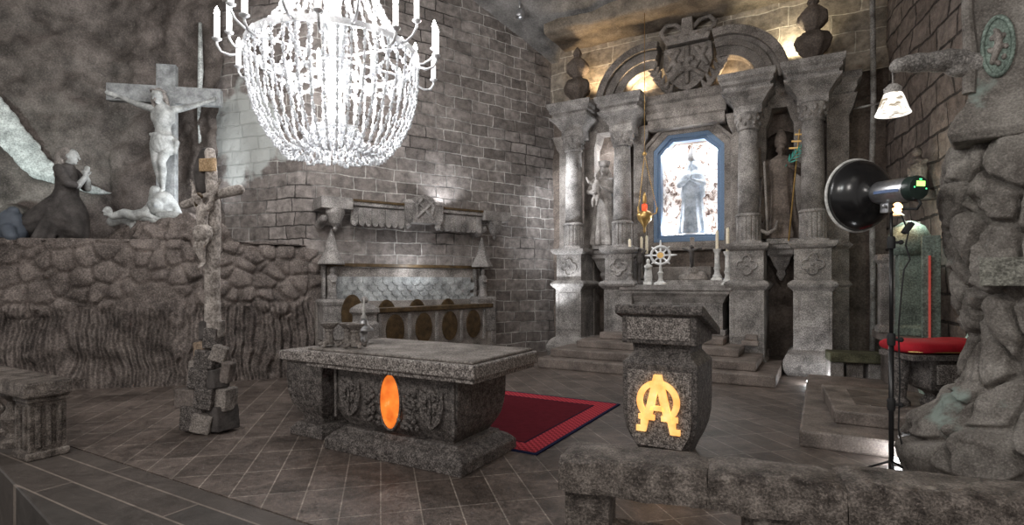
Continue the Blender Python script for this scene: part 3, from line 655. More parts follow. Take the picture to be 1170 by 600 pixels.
def crucified(parent, s, mat, hairmat, clothmat, armz=.0, voxel=.012, z0=0):
    b = MB(); q = lambda x, y, z: (x*s, y*s, z*s+z0)
    # torso: a single tapered trunk
    b.chain([q(0,-.1,.93), q(.0,-.12,1.08), q(0,-.13,1.25), q(0,-.12,1.4)], [.135*s,.115*s,.135*s,.12*s], 16)
    b.ball(q(-.07,-.15,1.33), (.09*s,.07*s,.08*s)).ball(q(.07,-.15,1.33), (.09*s,.07*s,.08*s))
    b.ball(q(0,-.17,1.13), (.09*s,.07*s,.11*s)).ball(q(-.13,-.11,1.3), (.06*s,.08*s,.14*s)).ball(q(.13,-.11,1.3), (.06*s,.08*s,.14*s))
    for k in range(4):
        for sx in (-1, 1): b.cap(q(sx*.03,-.215+.01*k,1.26-.04*k), .01*s, q(sx*.13,-.17,1.23-.045*k), .01*s, 6)
    b.chain([q(0,-.12,1.4), q(-.02,-.17,1.52)], [.06*s,.05*s])
    head(b, q(-.04,-.22,1.6), s, (-.35,-.8,-.45))
    for sx in (-1, 1):
        b.chain([q(sx*.16,-.11,1.41), q(sx*.28,-.1,1.44+armz*.3), q(sx*.46,-.09,1.5+armz), q(sx*.69,-.06,1.6+armz*2)], [.065*s,.058*s,.045*s,.029*s], 12)
        hand(b, q(sx*.69,-.06,1.6+armz*2), (sx, -.1, .25), (0,-1,0), s, 1.4)
    # legs, knees bent and turned, feet crossed
    b.chain([q(-.08,-.1,.9), q(-.09,-.17,.72), q(-.07,-.22,.5), q(-.055,-.16,.36), q(-.02,-.1,.1)], [.1*s,.088*s,.06*s,.058*s,.034*s], 12)
    b.chain([q(.09,-.1,.9), q(.08,-.19,.72), q(.03,-.25,.5), q(.035,-.2,.36), q(.015,-.16,.1)], [.1*s,.088*s,.06*s,.058*s,.034*s], 12)
    for x, y in ((-.02,-.1), (.015,-.16)):
        b.chain([q(x,y+.02,.08), q(x,y-.06,.02), q(x,y-.11,-.06)], [.035*s,.034*s,.028*s])
        for k in range(5): b.cap(q(x-.03+.015*k,y-.11,-.06), .011*s, q(x-.03+.015*k,y-.125,-.095+.004*k), .009*s, 6)
    b.build('body', mat, parent, voxel=voxel)
    h = MB(); c = q(-.04,-.2,1.62)
    h.ball(c, (.095*s,.10*s,.11*s)).chain([q(-.11,-.2,1.6), q(-.13,-.19,1.5), q(-.12,-.17,1.4)], [.045*s,.04*s,.025*s]).chain([q(.04,-.18,1.6), q(.07,-.17,1.5), q(.08,-.15,1.42)], [.04*s,.035*s,.02*s])
    h.ball(q(-.075,-.30,1.52), (.045*s,.035*s,.05*s))
    hh = h.build('hair', hairmat, parent, voxel=voxel)
    hh.location = (0, .035*s, .015*s)
    th = MB(); th.tube([(c[0]+.105*s*math.cos(a*PI/8), c[1]+.11*s*math.sin(a*PI/8), c[2]+.045*s+.008*s*(a % 2)) for a in range(16)], .014*s, 6, True); th.build('crown_of_thorns', hairmat, parent, smooth=True)
    cl = MB(); rings = []
    for k, (z, rx, ry) in enumerate(((.97,.15,.145), (.9,.165,.155), (.8,.185,.165), (.7,.18,.15), (.64,.15,.13))):
        rings.append([q(rx*math.cos(a*PI/18)*(1+.05*math.sin(a*3+z*30)), -.14+ry*math.sin(a*PI/18)*(1+.05*math.cos(a*4+z*25)), z+.02*math.sin(a*.35)) for a in range(36)])
    cl.loft(rings).chain([q(.16,-.14,.93), q(.22,-.16,.85), q(.2,-.15,.68)], [.045*s,.05*s,.03*s])
    cl.chain([q(-.15,-.2,.96), q(0,-.27,.9), q(.15,-.2,.93)], [.03*s,.03*s,.035*s])
    cl.build('loincloth', clothmat, parent, voxel=voxel)
def robed(parent, H, mat, name='body', w=.3, lean=0, folds=9, amp=.12, voxel=.012, arms=None, fwd=(0,-1,0), veil=False, extra=None, base=.0, depth=.8):
    b = MB(); rings = []
    prof = [(0,.95), (.04,1.0), (.12,.93), (.25,.84), (.4,.76), (.52,.7), (.6,.66), (.68,.72), (.76,.78), (.81,.72), (.845,.42), (.87,.22)]
    for z, r in prof:
        k = max(0, 1-z/.75); ring = []
        for i in range(72):
            a = 2*PI*i/72; f = 1+amp*(k*.9+.25)*math.sin(a*folds+z*3+1.3*math.sin(a*2))+amp*.4*math.sin(a*23+z*9)*k
            ring.append((w*r*f*math.cos(a)+lean*z*H, w*depth*r*f*math.sin(a)+.02*math.sin(z*6), base+z*H))
        rings.append(ring)
    b.loft(rings)
    hc = (lean*.93*H, -.02*H, base+.925*H); b.cap((lean*.85*H, 0, base+.84*H), .055*H/1.7, hc, .045*H/1.7)
    head(b, hc, H/1.72, fwd)
    for ch_ in (arms or []):
        pts, rs = ch_; b.chain([(p[0], p[1], base+p[2]) for p in pts], rs, 12)
        d = Vector(pts[-1])-Vector(pts[-2]); hand(b, (pts[-1][0], pts[-1][1], base+pts[-1][2]), d, (0,-.3,1), H/1.72, .8)
    if veil:
        b.ball((hc[0], hc[1]+.03, hc[2]+.02), (.1,.105,.125)).chain([(hc[0]-.08, .05, hc[2]), (hc[0]-.13, .06, hc[2]-.25), (hc[0]-.2, .05, hc[2]-.6)], [.06,.07,.06]).chain([(hc[0]+.08, .05, hc[2]), (hc[0]+.13, .06, hc[2]-.25), (hc[0]+.2, .05, hc[2]-.6)], [.06,.07,.06])
    if extra: extra(b)
    return b.build(name, mat, parent, voxel=voxel)
# --- left saint: woman carrying a child
t = thing('statue', 'grey stone statue of a robed figure carrying a child between the left columns', 'statue', (CX-1.70, BY-.36, 2.29), math.radians(15))
MB().box(-.24, .24, -.2, .2, 0, .09).build('plinth', M['carved_grey'], t, bevel=.01)
def ex(b):
    b.chain([(-.16,-.18,1.2), (-.15,-.22,1.35), (-.13,-.22,1.45)], [.09,.085,.06]); head(b, (-.13,-.24,1.56), .75, (-.2,-1,0))
    b.chain([(-.2,-.25,1.38), (-.3,-.3,1.42), (-.34,-.3,1.52)], [.035,.03,.022]); b.chain([(-.15,-.26,1.15), (-.2,-.36,1.02), (-.2,-.36,.9)], [.05,.04,.025])
    b.chain([(-.1,-.26,1.15), (-.1,-.38,1.05), (-.12,-.38,.93)], [.05,.04,.025])
robed(t, 1.72, M['statue'], w=.29, arms=[([(-.2,0,1.38), (-.3,-.12,1.15), (-.2,-.3,1.1)], [.08,.07,.035]), ([(.2,0,1.38), (.3,-.12,1.12), (.05,-.32,1.18)], [.08,.07,.035])], veil=True, extra=ex, base=.09, fwd=(-.3,-1,-.1))
MB().lathe([(.095,0), (.11,.05), (.13,.12), (.11,.13), (.09,.04)], (0,-.02,1.77), 20, fn=lambda a, z: 1+.08*math.cos(a*5)).build('crown', M['statue'], t, smooth=True)
# --- right saint: bishop with crozier and anchor
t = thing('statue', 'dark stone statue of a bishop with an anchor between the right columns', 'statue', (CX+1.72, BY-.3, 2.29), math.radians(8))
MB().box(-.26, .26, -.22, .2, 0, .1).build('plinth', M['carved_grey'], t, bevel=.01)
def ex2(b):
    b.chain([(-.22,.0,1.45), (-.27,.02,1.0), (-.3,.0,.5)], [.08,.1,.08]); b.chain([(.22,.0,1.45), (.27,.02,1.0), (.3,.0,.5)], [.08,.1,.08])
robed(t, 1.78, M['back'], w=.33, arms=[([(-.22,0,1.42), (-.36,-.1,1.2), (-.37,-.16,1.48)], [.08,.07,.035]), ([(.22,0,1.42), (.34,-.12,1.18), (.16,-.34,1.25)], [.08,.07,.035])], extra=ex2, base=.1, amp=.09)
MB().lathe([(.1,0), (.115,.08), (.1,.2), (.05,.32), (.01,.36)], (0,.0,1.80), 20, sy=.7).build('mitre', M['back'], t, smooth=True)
MB().tube([(-.3,-.3,1.5), (-.26,-.3,.6), (-.25,-.3,.2)], .022, 8).tube([(-.42,-.3,.42), (-.38,-.32,.26), (-.25,-.34,.18), (-.12,-.32,.26), (-.08,-.3,.42)], [.02,.035,.04,.035,.02], 8).build('anchor', M['carved'], t, smooth=True)
cg = thing('cross_staff', 'thin golden triple-barred cross staff leaning on the bishop statue', 'staff', (CX+1.86, BY-.62, 2.32))
cg.rotation_euler = (0, math.radians(5), 0)
s_ = MB().cap((0,0,.02), .014, (0,0,1.98), .014, 8)
s_.build('staff', M['gold'], cg, smooth=True)
s2 = MB()
for z, hw in ((1.9,.07), (1.78,.11), (1.66,.14)): s2.box(-hw, hw, -.012, .012, z-.014, z+.014)
s2.build('cross_bars', M['gold'], cg)
pm = MB()
for k in range(9):
    t_ = k/8; bx, bz = .02+.42*t_*.9, .0+.46*t_
    for sx in (-1, 1):
        a = math.radians(48+sx*34*(1-.5*t_)); L_ = .17*(1-.45*t_)
        p0 = Vector((bx, 0, bz)); p1 = p0+Vector((math.cos(a)*L_, .02*sx, math.sin(a)*L_)); n_ = Vector((-math.sin(a), 0, math.cos(a)))*.016
        m_ = (p0+p1)/2; pm.loft([[p0, p0+Vector((0,.006,0)), p0+Vector((0,.006,.002))], [m_-n_, m_+Vector((0,.01,0)), m_+n_], [p1, p1+Vector((0,.004,0)), p1+Vector((0,.004,.002))]])
pm.tube([(-.03,0,-.06), (.12,0,.14), (.4,0,.46)], .008, 6)
o = pm.build('palm_branch', plain('green_palm', (.03,.30,.24), .5), None, (CX+1.84, BY-.66, 3.72)); tag(o, 'green palm branch held in the hand of the bishop statue', 'palm branch')
# --- Our Lady in the lit shrine
t = thing('statue', 'white veiled statue with clasped hands inside the lit shrine', 'statue', (CX+.02, BY+.22, 2.52))
MB().lathe([(.26,0), (.27,.05), (.22,.1)], n=24, sy=.7).build('plinth', M['white'], t, smooth='auto')
M['lady'] = stone('blue_white_salt', (.30,.36,.42), (.55,.60,.66), 5, .4, .5, .1, 50)
robed(t, 1.5, M['lady'], w=.28, veil=True, arms=[([(-.18,0,1.2), (-.24,-.1,1.0), (-.04,-.24,1.08)], [.07,.06,.03]), ([(.18,0,1.2), (.24,-.1,1.0), (.04,-.24,1.08)], [.07,.06,.03])], base=.1, depth=.6)
MB().lathe([(.085,0), (.10,.05), (.12,.14), (.08,.15), (.03,.24), (.01,.3)], (0,-.01,1.6), 20, fn=lambda a, z: 1+.1*math.cos(a*5)).build('crown', M['white'], t, smooth=True)
# --- the great crucifix on the ledge
GC = thing('crucifix', 'large pale crucifix rising from the rock mound on the left ledge', 'crucifix', (-9.62, 5.05, 2.95), math.radians(40))
MB().box(-.15, .15, -.03, .1, -.5, 2.32).build('upright_beam', M['cross_wood'], GC, bevel=.012)
MB().box(-.90, .86, -.035, .095, 1.66, 1.95).build('cross_beam', M['cross_wood'], GC, bevel=.012)
crucified(GC, 1.0, M['flesh'], M['statue'], M['flesh'], voxel=.012, z0=.12)
MB().ball((0,-.18,-.0), (.2,.14,.16)).chain([(0,-.1,.0), (.12,-.15,-.05), (.2,-.1,-.22)], [.12,.11,.09]).cap((-.08,-.2,.15), .09, (-.07,-.15,-.3), .14).ball((-.05,-.3,-.12), (.12,.12,.13)).ball((-.09,-.41,-.1), .03).ball((-.01,-.41,-.1), .03).chain([(-.2,-.3,-.3), (.0,-.36,-.36), (.25,-.3,-.5)], [.06,.07,.06]).chain([(.2,-.15,-.1), (.26,-.2,-.35), (.42,-.2,-.5)], [.06,.07,.08]).ball((.45,-.25,-.45), .08).chain([(0,-.2,-.1), (.12,-.2,-.3), (.3,-.2,-.42)], [.12,.1,.1]).chain([(-.1,-.2,-.2), (-.3,-.2,-.38)], [.12,.1]).build('skull_rock', M['flesh'], GC, voxel=.014)
# rock mound below the cross
def mound(name, lst, mat, label, cat, loc, v=.03, disp=(.05,.18)):
    mb = MB()
    for c, r in lst: mb.ball(c, r, 12, 8)
    o = mb.build(name, mat, None, loc, voxel=v); t_ = bpy.data.textures.new('rough', 'VORONOI'); t_.noise_scale = disp[1]
    m_ = o.modifiers.new('rough', 'DISPLACE'); m_.texture = t_; m_.strength = disp[0]; m_.texture_coords = 'LOCAL'
    return tag(o, label, cat)
mound('rock_mound', [((0,0,.05), (.62,.4,.36)), ((-.55,-.1,0), (.4,.35,.2)), ((.55,.1,.05), (.4,.35,.34)), ((.95,.2,.0), (.3,.3,.3)), ((-.9,-.2,-.02), (.3,.28,.16)), ((.2,-.25,.02), (.35,.25,.25)), ((-.25,-.25,.05), (.3,.2,.22))],
      M['mound'], 'brown rock mound under the large crucifix on the ledge', 'rock', (-9.5, 4.95, 2.27), .026, (.22,.2))
# pale bones and figures lying at the foot
for k, (x, y, z, L_, a, lab) in enumerate(((-10.02,4.58,2.58,.36,.5,'pale stone limb lying at the left foot of the large crucifix'), (-9.3,5.0,2.68,.3,1.0,'pale carved bone lying just right of the large crucifix foot'), (-8.95,5.25,2.62,.26,1.4,'small pale carved stone at the right edge of the rock mound'))):
    o = MB().chain([(-L_/2,0,0), (0,.02,.04), (L_/2,0,-.03)], [.075,.055,.07], 12).ball((-L_/2-.04,.03,.02), .07).ball((L_/2+.03,-.02,-.06), .08).build('carved_bone', M['flesh'], None, (x,y,z), a, voxel=.015); tag(o, lab, 'carving', 'pale carvings on the rock mound')
t = thing('fallen_figure', 'pale carved figure slumped against the foot of the large crucifix', 'carving', (-9.62, 4.66, 2.62), math.radians(40))
t.scale = (.8,.8,.8)
fb = MB().chain([(-.1,0,.06), (-.28,-.05,.1), (-.5,-.03,.04)], [.1,.1,.07], 12).chain([(-.1,0,.08), (.1,-.06,.12), (.2,-.05,.3)], [.1,.1,.06]).chain([(.1,-.08,.1), (.36,-.12,-.02), (.5,-.1,-.1)], [.06,.045,.035])
head(fb, (-.58,-.05,.14), .9, (-.4,-1,.1)); hand(fb, (.5,-.1,-.1), (1,0,-.4), (0,-1,0), 1, 1); fb.build('body', M['flesh'], t, voxel=.013)
# --- kneeling woman in a dark robe
t = thing('kneeling_statue', 'dark robed kneeling statue with pale clasped hands on the left ledge', 'statue', (-10.55, 4.0, 2.26), math.radians(125))
kb = MB()   # faces local -y
rings = []
for y, z0_, hw, h in ((1.15,0,.1,.06), (.9,0,.24,.17), (.65,0,.3,.34), (.4,0,.32,.52), (.2,0,.32,.7), (.03,0,.28,.84), (-.12,0,.25,.8), (-.24,0,.2,.6), (-.3,0,.1,.3)):
    rings.append([(hw*math.cos(a*PI/20)*(1+.04*math.sin(a*2.2)), y, max(0, h/2+h/2*math.sin(a*PI/20)*1.0)) for a in range(40)])
kb.loft(rings)
kb.chain([(0,.1,.3), (0,-.02,.8), (0,-.02,1.05), (0,-.04,1.16)], [.26,.16,.15,.1], 16).ball((0,.0,1.14), (.2,.11,.08))
for k in range(9):
    a = -1.2+k*.3; kb.cap((.2*math.sin(a), -.1+.05*abs(a), .75), .03, (.36*math.sin(a)*1.1, -.2+.25*abs(a)+.1, .02), .045)
for sx in (-1, 1): kb.chain([(sx*.18,-.02,1.12), (sx*.22,-.16,.9), (sx*.12,-.26,.86)], [.08,.075,.05])
kb.build('robe', M['robe_dark'], t, voxel=.018)
hb = MB(); head(hb, (0,-.08,1.36), 1.12, (0,-1,-.12)); hb.cap((0,-.04,1.18), .06, (0,-.07,1.3), .05)
for sx in (-1, 1):
    hb.chain([(sx*.12,-.26,.86), (sx*.05,-.3,.98), (sx*.02,-.3,1.02)], [.05,.042,.036]); hand(hb, (sx*.02,-.3,1.02), (-.1*sx,-.15,1), (-sx,0,0), 1.15, .1)
hb.build('head_and_hands', M['flesh'], t, voxel=.011)
MB().ball((0,-.03,1.39), (.105,.115,.125)).chain([(0,.06,1.36), (0,.08,1.2), (0,.1,1.05)], [.09,.08,.07]).build('hair', M['statue'], t, voxel=.012)
t = tag(MB().chain([(0,0,.1), (0,0,.3), (.08,0,.42)], [.22,.16,.08], 14).chain([(-.1,0,.1), (.2,-.1,.12), (.3,-.1,.02)], [.14,.1,.08]).build('draped_figure', plain('slate_cloth', (.10,.12,.15), .6, bump=.3, bscale=9), None, (-10.85, 3.42, 2.26), voxel=.02), 'small slate-blue draped figure low on the far left ledge', 'statue')
tag(MB().ball((0,0,.2), (.45,.3,.35)).ball((-.3,.2,.4), (.35,.3,.35)).build('dark_boulder', M['rock'], None, (-11.75, 3.65, 2.2), voxel=.04, disp=(.1,.3)), 'dark boulder on the ledge behind the slate draped figure', 'rock')
# light on the left rock ridge, put in as thin pale lenses
def lens(pts, mat, label, loc, rz, v=.02):
    mb = MB()
    for c, r in pts: mb.ball(c, r, 14, 8)
    o = mb.build('lit_patch', mat, None, loc, rz, voxel=v, disp=(.03,.2)); tag(o, label, 'lit patch'); return o
M['salt_and_lit'] = stone('pale_salt_and_lit_rock', (.5,.54,.53), (.78,.82,.8), 5, .7, .7, .2, 40)  # white of the salt streak, and painted light on the ridge
lens([((-.5+.1*k, 0, 1.45-.135*k+.02*(k%3)), (.26-.0*k,.07,.34-.024*k)) for k in range(9)]+[((.4+.09*k, 0, .36-.033*k), (.2,.05,.13-.012*k)) for k in range(9)], M['salt_and_lit'], 'pale tapering patch of painted light on the rock wall above the kneeling statue', (-12.3, 4.05, 3.15), math.radians(50))
tag(MB().tube([(0,0,0), (.02,0,.6), (-.01,-.02,1.3), (.01,0,2.1), (0,0,3.0)], [.015,.035,.03,.05,.03], 8).build('salt_streak', M['salt_and_lit'], None, (-10.02,5.86,3.4), smooth=True, disp=None), 'thin vertical white salt streak on the wall just right of the large crucifix', 'salt streak')
# ================================================================ SANCTUARY FURNITURE
# --- main altar table
AL = thing('altar_table', 'large speckled stone altar table with an orange oval, on the red carpet', 'altar', (-3.35, 4.08, 0))
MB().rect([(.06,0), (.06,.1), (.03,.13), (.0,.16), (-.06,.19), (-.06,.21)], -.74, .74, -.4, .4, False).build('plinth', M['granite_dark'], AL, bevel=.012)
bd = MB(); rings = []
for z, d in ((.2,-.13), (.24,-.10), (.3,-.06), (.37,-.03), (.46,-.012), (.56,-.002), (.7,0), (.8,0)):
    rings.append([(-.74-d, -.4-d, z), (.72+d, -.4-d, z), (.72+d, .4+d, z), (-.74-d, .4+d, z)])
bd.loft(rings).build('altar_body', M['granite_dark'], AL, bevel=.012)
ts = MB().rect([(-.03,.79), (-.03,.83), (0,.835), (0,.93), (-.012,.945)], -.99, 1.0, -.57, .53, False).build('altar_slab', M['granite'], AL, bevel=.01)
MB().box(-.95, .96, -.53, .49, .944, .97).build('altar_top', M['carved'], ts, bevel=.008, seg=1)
fr = MB()
for sx in (-1, 1):
    fr.cap((sx*.69,-.415,.32), .015, (sx*.69,-.415,.78), .015, 6)
fr.build('edge_moulding', M['granite_dark'], AL, smooth=True)
def amber(name, s=1.0):
    m, nt, b = NT(name, .5); L = nt.links
    co = nt.nodes.new('ShaderNodeTexCoord').outputs['Object']
    n1 = N(nt, 'ShaderNodeTexNoise', Scale=8.0, Detail=5.0); L.new(co, n1.inputs['Vector'])
    return m, nt, b, n1
m, nt, b, n1 = amber('backlit_orange_salt'); c = ramp(nt, n1.outputs['Fac'], [(.3, (.55,.09,.01)), (.6, (.85,.22,.03)), (.75, (1,.5,.2))])
nt.links.new(c, b.inputs['Base Color']); nt.links.new(c, b.inputs['Emission Color']); b.inputs['Emission Strength'].default_value = .75; M['amber'] = m
m, nt, b, n1 = amber('backlit_golden_salt'); c = ramp(nt, n1.outputs['Fac'], [(.3, (.95,.42,.10)), (.6, (1,.62,.22)), (.8, (1,.75,.4))])
nt.links.new(c, b.inputs['Base Color']); nt.links.new(c, b.inputs['Emission Color']); b.inputs['Emission Strength'].default_value = .8; M['golden'] = m
ov = MB().ball((0,0,0), (.118,.03,.245), 32, 16).build('glowing_oval', M['amber'], AL, (-.02,-.395,.525), smooth=True)
MB().tube([(.125*math.cos(a*PI/20), 0, .255*math.sin(a*PI/20)) for a in range(40)], .012, 6, True).build('oval_rim', M['granite_dark'], AL, (-.02,-.402,.525), smooth=True)
for x in (-.5, .46):
    s_ = MB().prism([(-.12,.14), (-.05,.11), (0,.18), (.05,.11), (.12,.14), (.13,0), (.09,-.12), (0,-.2), (-.09,-.12), (-.13,0)], -.02, .03)
    for a in range(7): s_.ball((.06*math.cos(a*.9), -.03, .02+.07*math.sin(a*.9)), (.022,.018,.03), 8, 6)
    s_.cap((-.08,-.025,.07), .012, (.08,-.025,.07), .012, 6).cap((0,-.03,-.13), .014, (0,-.03,.1), .012, 6)
    s_.build('shield_relief', M['granite_dark'], AL, (x,-.405,.53), bevel=.004)
random.seed(4)
for sx in (-1, 1):
    s_ = MB()
    for k in range(34):
        u = random.random(); x = sx*(.1+.2*random.random()); z = .3+.32*(1-u)*(1 if abs(x) > .15 else .25)
        a = random.uniform(0, 6.28); s_.ball((x-.02, -.405+.03*(z < .36), z), (.026,.022,.02), 8, 5, Matrix.Rotation(a, 3, 'Y'))
    for k in range(5): s_.chain([(sx*.26-.02, -.4, .33+.06*k), (sx*(.2+.02*(k % 2))-.02, -.415, .36+.06*k)], [.014,.02], 6)
    s_.build('leaf_carving', M['granite_dark'], AL, smooth=True)
# --- credence beside the altar
CR = thing('side_table', 'small speckled stone side table tucked behind the left end of the altar', 'table', (-4.62, 4.12, 0))
MB().rect([(.05,0), (.05,.07), (.02,.1), (.0,.13)], -.19, .19, -.28, .28, False).build('foot', M['granite_dark'], CR, bevel=.01)
rings = []
for z, d in ((.12,-.06), (.2,-.04), (.26,0), (.34,.04), (.45,.065), (.6,.075), (.78,.075)): rings.append([(-.19-d, -.28-d, z), (.19+d, -.28-d, z), (.19+d, .28+d, z), (-.19-d, .28+d, z)])
MB().loft(rings).build('pedestal', M['granite_dark'], CR, bevel=.012)
MB().rect([(-.03,.78), (0,.8), (0,.88), (-.01,.89)], -.30, .22, -.42, .42, False).build('table_slab', M['granite'], CR, bevel=.01)
# --- holders on the altar
def holder(x, y, label, s=1.0):
    t = thing('candle_holder', label, 'candle holder', (x, y, .97), random.random(), 'stone candle holders on the altar table')
    MB().lathe([(.05,.02), (.055,.05), (.042,.09), (.034,.14), (.045,.155), (.04,.17), (.06,.19), (.085,.215), (.088,.228), (.06,.225), (.05,.2)], n=8, sx=s, sy=s).build('cup', M['carved'], t, smooth='auto')
    for a in range(4):
        c_, n_ = math.cos(a*PI/2+.4), math.sin(a*PI/2+.4)
        MB().chain([(.03*c_, .03*n_, .05), (.07*c_, .07*n_, .035), (.1*c_, .1*n_, .02), (.105*c_, .105*n_, .045)], [.014,.016,.018,.014], 8).build('scroll_foot', M['carved'], t, smooth=True)
holder(-4.17, 3.70, 'stone candle holder at the left end of the altar table top')
holder(-4.02, 3.80, 'middle of the three stone candle holders on the altar table')
holder(-3.86, 3.74, 'stone candle holder on the right of the three on the altar table')
t = thing('altar_bell', 'pale silvery bell with a pointed handle behind the stone candle holders', 'bell', (-4.06, 4.05, .97))
MB().lathe([(.03,0), (.05,.03), (.03,.06), (.04,.12), (.095,.13), (.1,.15), (.07,.17), (.045,.2), (.04,.23), (.02,.25)], n=24).build('bell_body', M['silver'], t, smooth=True)
MB().lathe([(.02,.25), (.03,.27), (.015,.3), (.018,.33), (.006,.42), (.002,.46)], n=14).build('handle', M['marble'], t, smooth=True)
# --- carpet
def carpet_mat():
    m, nt, b = NT('red_carpet', .95, 0, .1); L = nt.links
    co = nt.nodes.new('ShaderNodeTexCoord').outputs['Object']; sp = nt.nodes.new('ShaderNodeSeparateXYZ'); L.new(co, sp.inputs[0])
    ax = math_(nt, 'SUBTRACT', 1.02, math_(nt, 'ABSOLUTE', sp.outputs[0])); ay = math_(nt, 'SUBTRACT', 1.19, math_(nt, 'ABSOLUTE', sp.outputs[1]))
    e = math_(nt, 'MINIMUM', ax, ay)
    chk = N(nt, 'ShaderNodeTexChecker', Scale=28.0); L.new(co, chk.inputs[0]); chk.inputs[1].default_value = (.52,.06,.08,1); chk.inputs[2].default_value = (.24,.02,.03,1)
    n1 = N(nt, 'ShaderNodeTexNoise', Scale=14.0, Detail=5.0); L.new(co, n1.inputs['Vector'])
    mid = mixc(nt, n1.outputs['Fac'], (.07,.006,.011), (.13,.011,.02))
    c = mixc(nt, math_(nt, 'LESS_THAN', e, .26), mid, chk.outputs[0]); c = mixc(nt, math_(nt, 'LESS_THAN', math_(nt, 'ABSOLUTE', math_(nt, 'SUBTRACT', e, .27)), .015), c, (.03,.008,.02))
    c = mixc(nt, math_(nt, 'LESS_THAN', e, .035), c, (.015,.02,.055)); L.new(c, b.inputs['Base Color'])
    bp = N(nt, 'ShaderNodeBump', Strength=.4, Distance=.004); L.new(n1.outputs['Fac'], bp.inputs['Height']); L.new(bp.outputs[0], b.inputs['Normal'])
    return m
o = MB().box(-1.02, 1.02, -1.19, 1.19, 0, .014).build('carpet', carpet_mat(), None, (-3.3, 5.63, 0.001), bevel=.004); tag(o, 'dark red woven carpet with a striped border behind the altar table', 'carpet')
# --- ambo (lectern)
AM = thing('ambo', 'speckled stone lectern with a glowing golden letter emblem', 'lectern', (-1.27, 5.2, 0), math.radians(-1))
W_, D_ = .335, .33
rings = []
for z, d in ((.0,-.13), (.08,-.1), (.16,-.06), (.26,-.025), (.38,-.005), (.55,0), (.86,0), (.95,-.075), (.955,-.08), (1.04,-.07)):
    rings.append([(-W_-d, -D_-d, z), (W_+d, -D_-d, z), (W_+d, D_+d, z), (-W_-d, D_+d, z)])
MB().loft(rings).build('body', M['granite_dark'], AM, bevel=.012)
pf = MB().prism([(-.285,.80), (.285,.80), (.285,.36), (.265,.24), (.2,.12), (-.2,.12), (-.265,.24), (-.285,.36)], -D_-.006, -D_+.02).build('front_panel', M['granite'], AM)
db = MB(); db.prism([(-D_-.02,1.04), (-D_-.02,1.31), (D_+.0,1.12), (D_+.0,1.04)], -W_-.0, W_+.0, 'x').build('desk_box', M['granite_dark'], AM, bevel=.01)
MB().box(-.28, .28, -D_-.032, -D_-.01, 1.08, 1.28).build('desk_panel', M['granite'], AM, bevel=.004)
MB().prism([(-D_-.08,1.31), (-D_-.08,1.39), (-D_-.03,1.395), (D_+.1,1.15), (D_+.1,1.08)], -W_-.05, W_+.06, 'x').build('desk_top', M['granite_dark'], AM, bevel=.012)
em = MB(); y0, y1 = -D_-.035, -D_-.0
def strip(mb, P, w0, ya=y0, yb=y1, closed=False):
    n = len(P); A = []; B = []
    for i in range(n):
        a = Vector(P[max(0, i-1)]); c = Vector(P[min(n-1, i+1)]); d = (c-a).normalized(); nn = Vector((-d[1], d[0]))*w0/2
        A.append(Vector(P[i])+nn); B.append(Vector(P[i])-nn)
    for i in range(n-1):
        q = [A[i], B[i], B[i+1], A[i+1]]; mb.prism([(v[0], v[1]) for v in q], ya, yb)
# omega: open ring with feet
strip(em, [(.165*math.sin(math.radians(a)), .53+.165*math.cos(math.radians(a))) for a in range(-144, 145, 8)], .052)
for sx in (-1, 1):
    em.prism([(sx*.03,.405), (sx*.175,.405), (sx*.175,.36), (sx*.03,.36)], y0, y1)
    em.prism([(sx*.11,.44), (sx*.19,.44), (sx*.19,.44), (sx*.12,.355)], y0, y1) if False else None
    em.prism([(sx*.085,.365), (sx*.155,.365), (sx*.155,.30), (sx*.195,.30), (sx*.195,.25), (sx*.11,.25)], y0, y1)
# alpha
for sx in (-1, 1): em.prism([(0,.77), (sx*.033,.77), (sx*.128,.37), (sx*.06,.37), (0,.63)], y0-.012, y1)
em.prism([(-.055,.49), (.055,.49), (.07,.45), (-.07,.45)], y0-.012, y1)
em.build('glowing_emblem', M['golden'], AM)
# --- rough cross of blocks and birch
RC = thing('standing_cross', 'tall rough pale cross on a stacked pile of mineral blocks', 'crucifix', (-5.72, 3.46, 0), math.radians(14))
random.seed(11)
mats = [M['granite_dark'], M['robe_dark'], M['carved'], M['rock'], M['granite_dark'], M['carved'], stone('rusty_block', (.22,.15,.10), (.36,.28,.21), 6, .6)]
blk = [(-.1,-.05,.14,.26,.28,.26,.1), (.14,.0,.13,.24,.26,.26,-.2), (.02,-.1,.1,.2,.22,.2,.4), (-.2,-.04,.34,.3,.22,.2,-.1), (.05,-.08,.36,.2,.22,.22,.2), (.19,.0,.34,.16,.2,.24,.1), (.02,.08,.3,.3,.2,.3,0),
       (-.06,-.06,.56,.2,.2,.22,.3), (.12,-.04,.55,.18,.18,.2,-.3), (-.15,.0,.62,.13,.2,.24,.15), (.22,.0,.62,.1,.14,.22,.3), (.0,-.02,.76,.22,.2,.2,.1), (.13,-.02,.82,.15,.14,.17,.6), (-.09,0,.86,.16,.15,.16,-.2), (.03,0,.98,.15,.14,.22,.15), (-.05,-.02,1.06,.1,.1,.2,0), (.09,.02,1.08,.08,.1,.18,.2)]
for k, (x, y, z, a, b_, c, r) in enumerate(blk):
    MB().mbox((0,0,0), (a, b_, c), Matrix.Rotation(r, 3, 'Z') @ Matrix.Rotation(r*.6, 3, 'Y')).build('stone_block', mats[k % 7], RC, (x, y, z+.015), bevel=.015, sub=2, disp=(.02,.08))
M['birch'] = stone('pale_birch', (.34,.30,.27), (.58,.53,.49), 9, .8, .8, .3, 40)
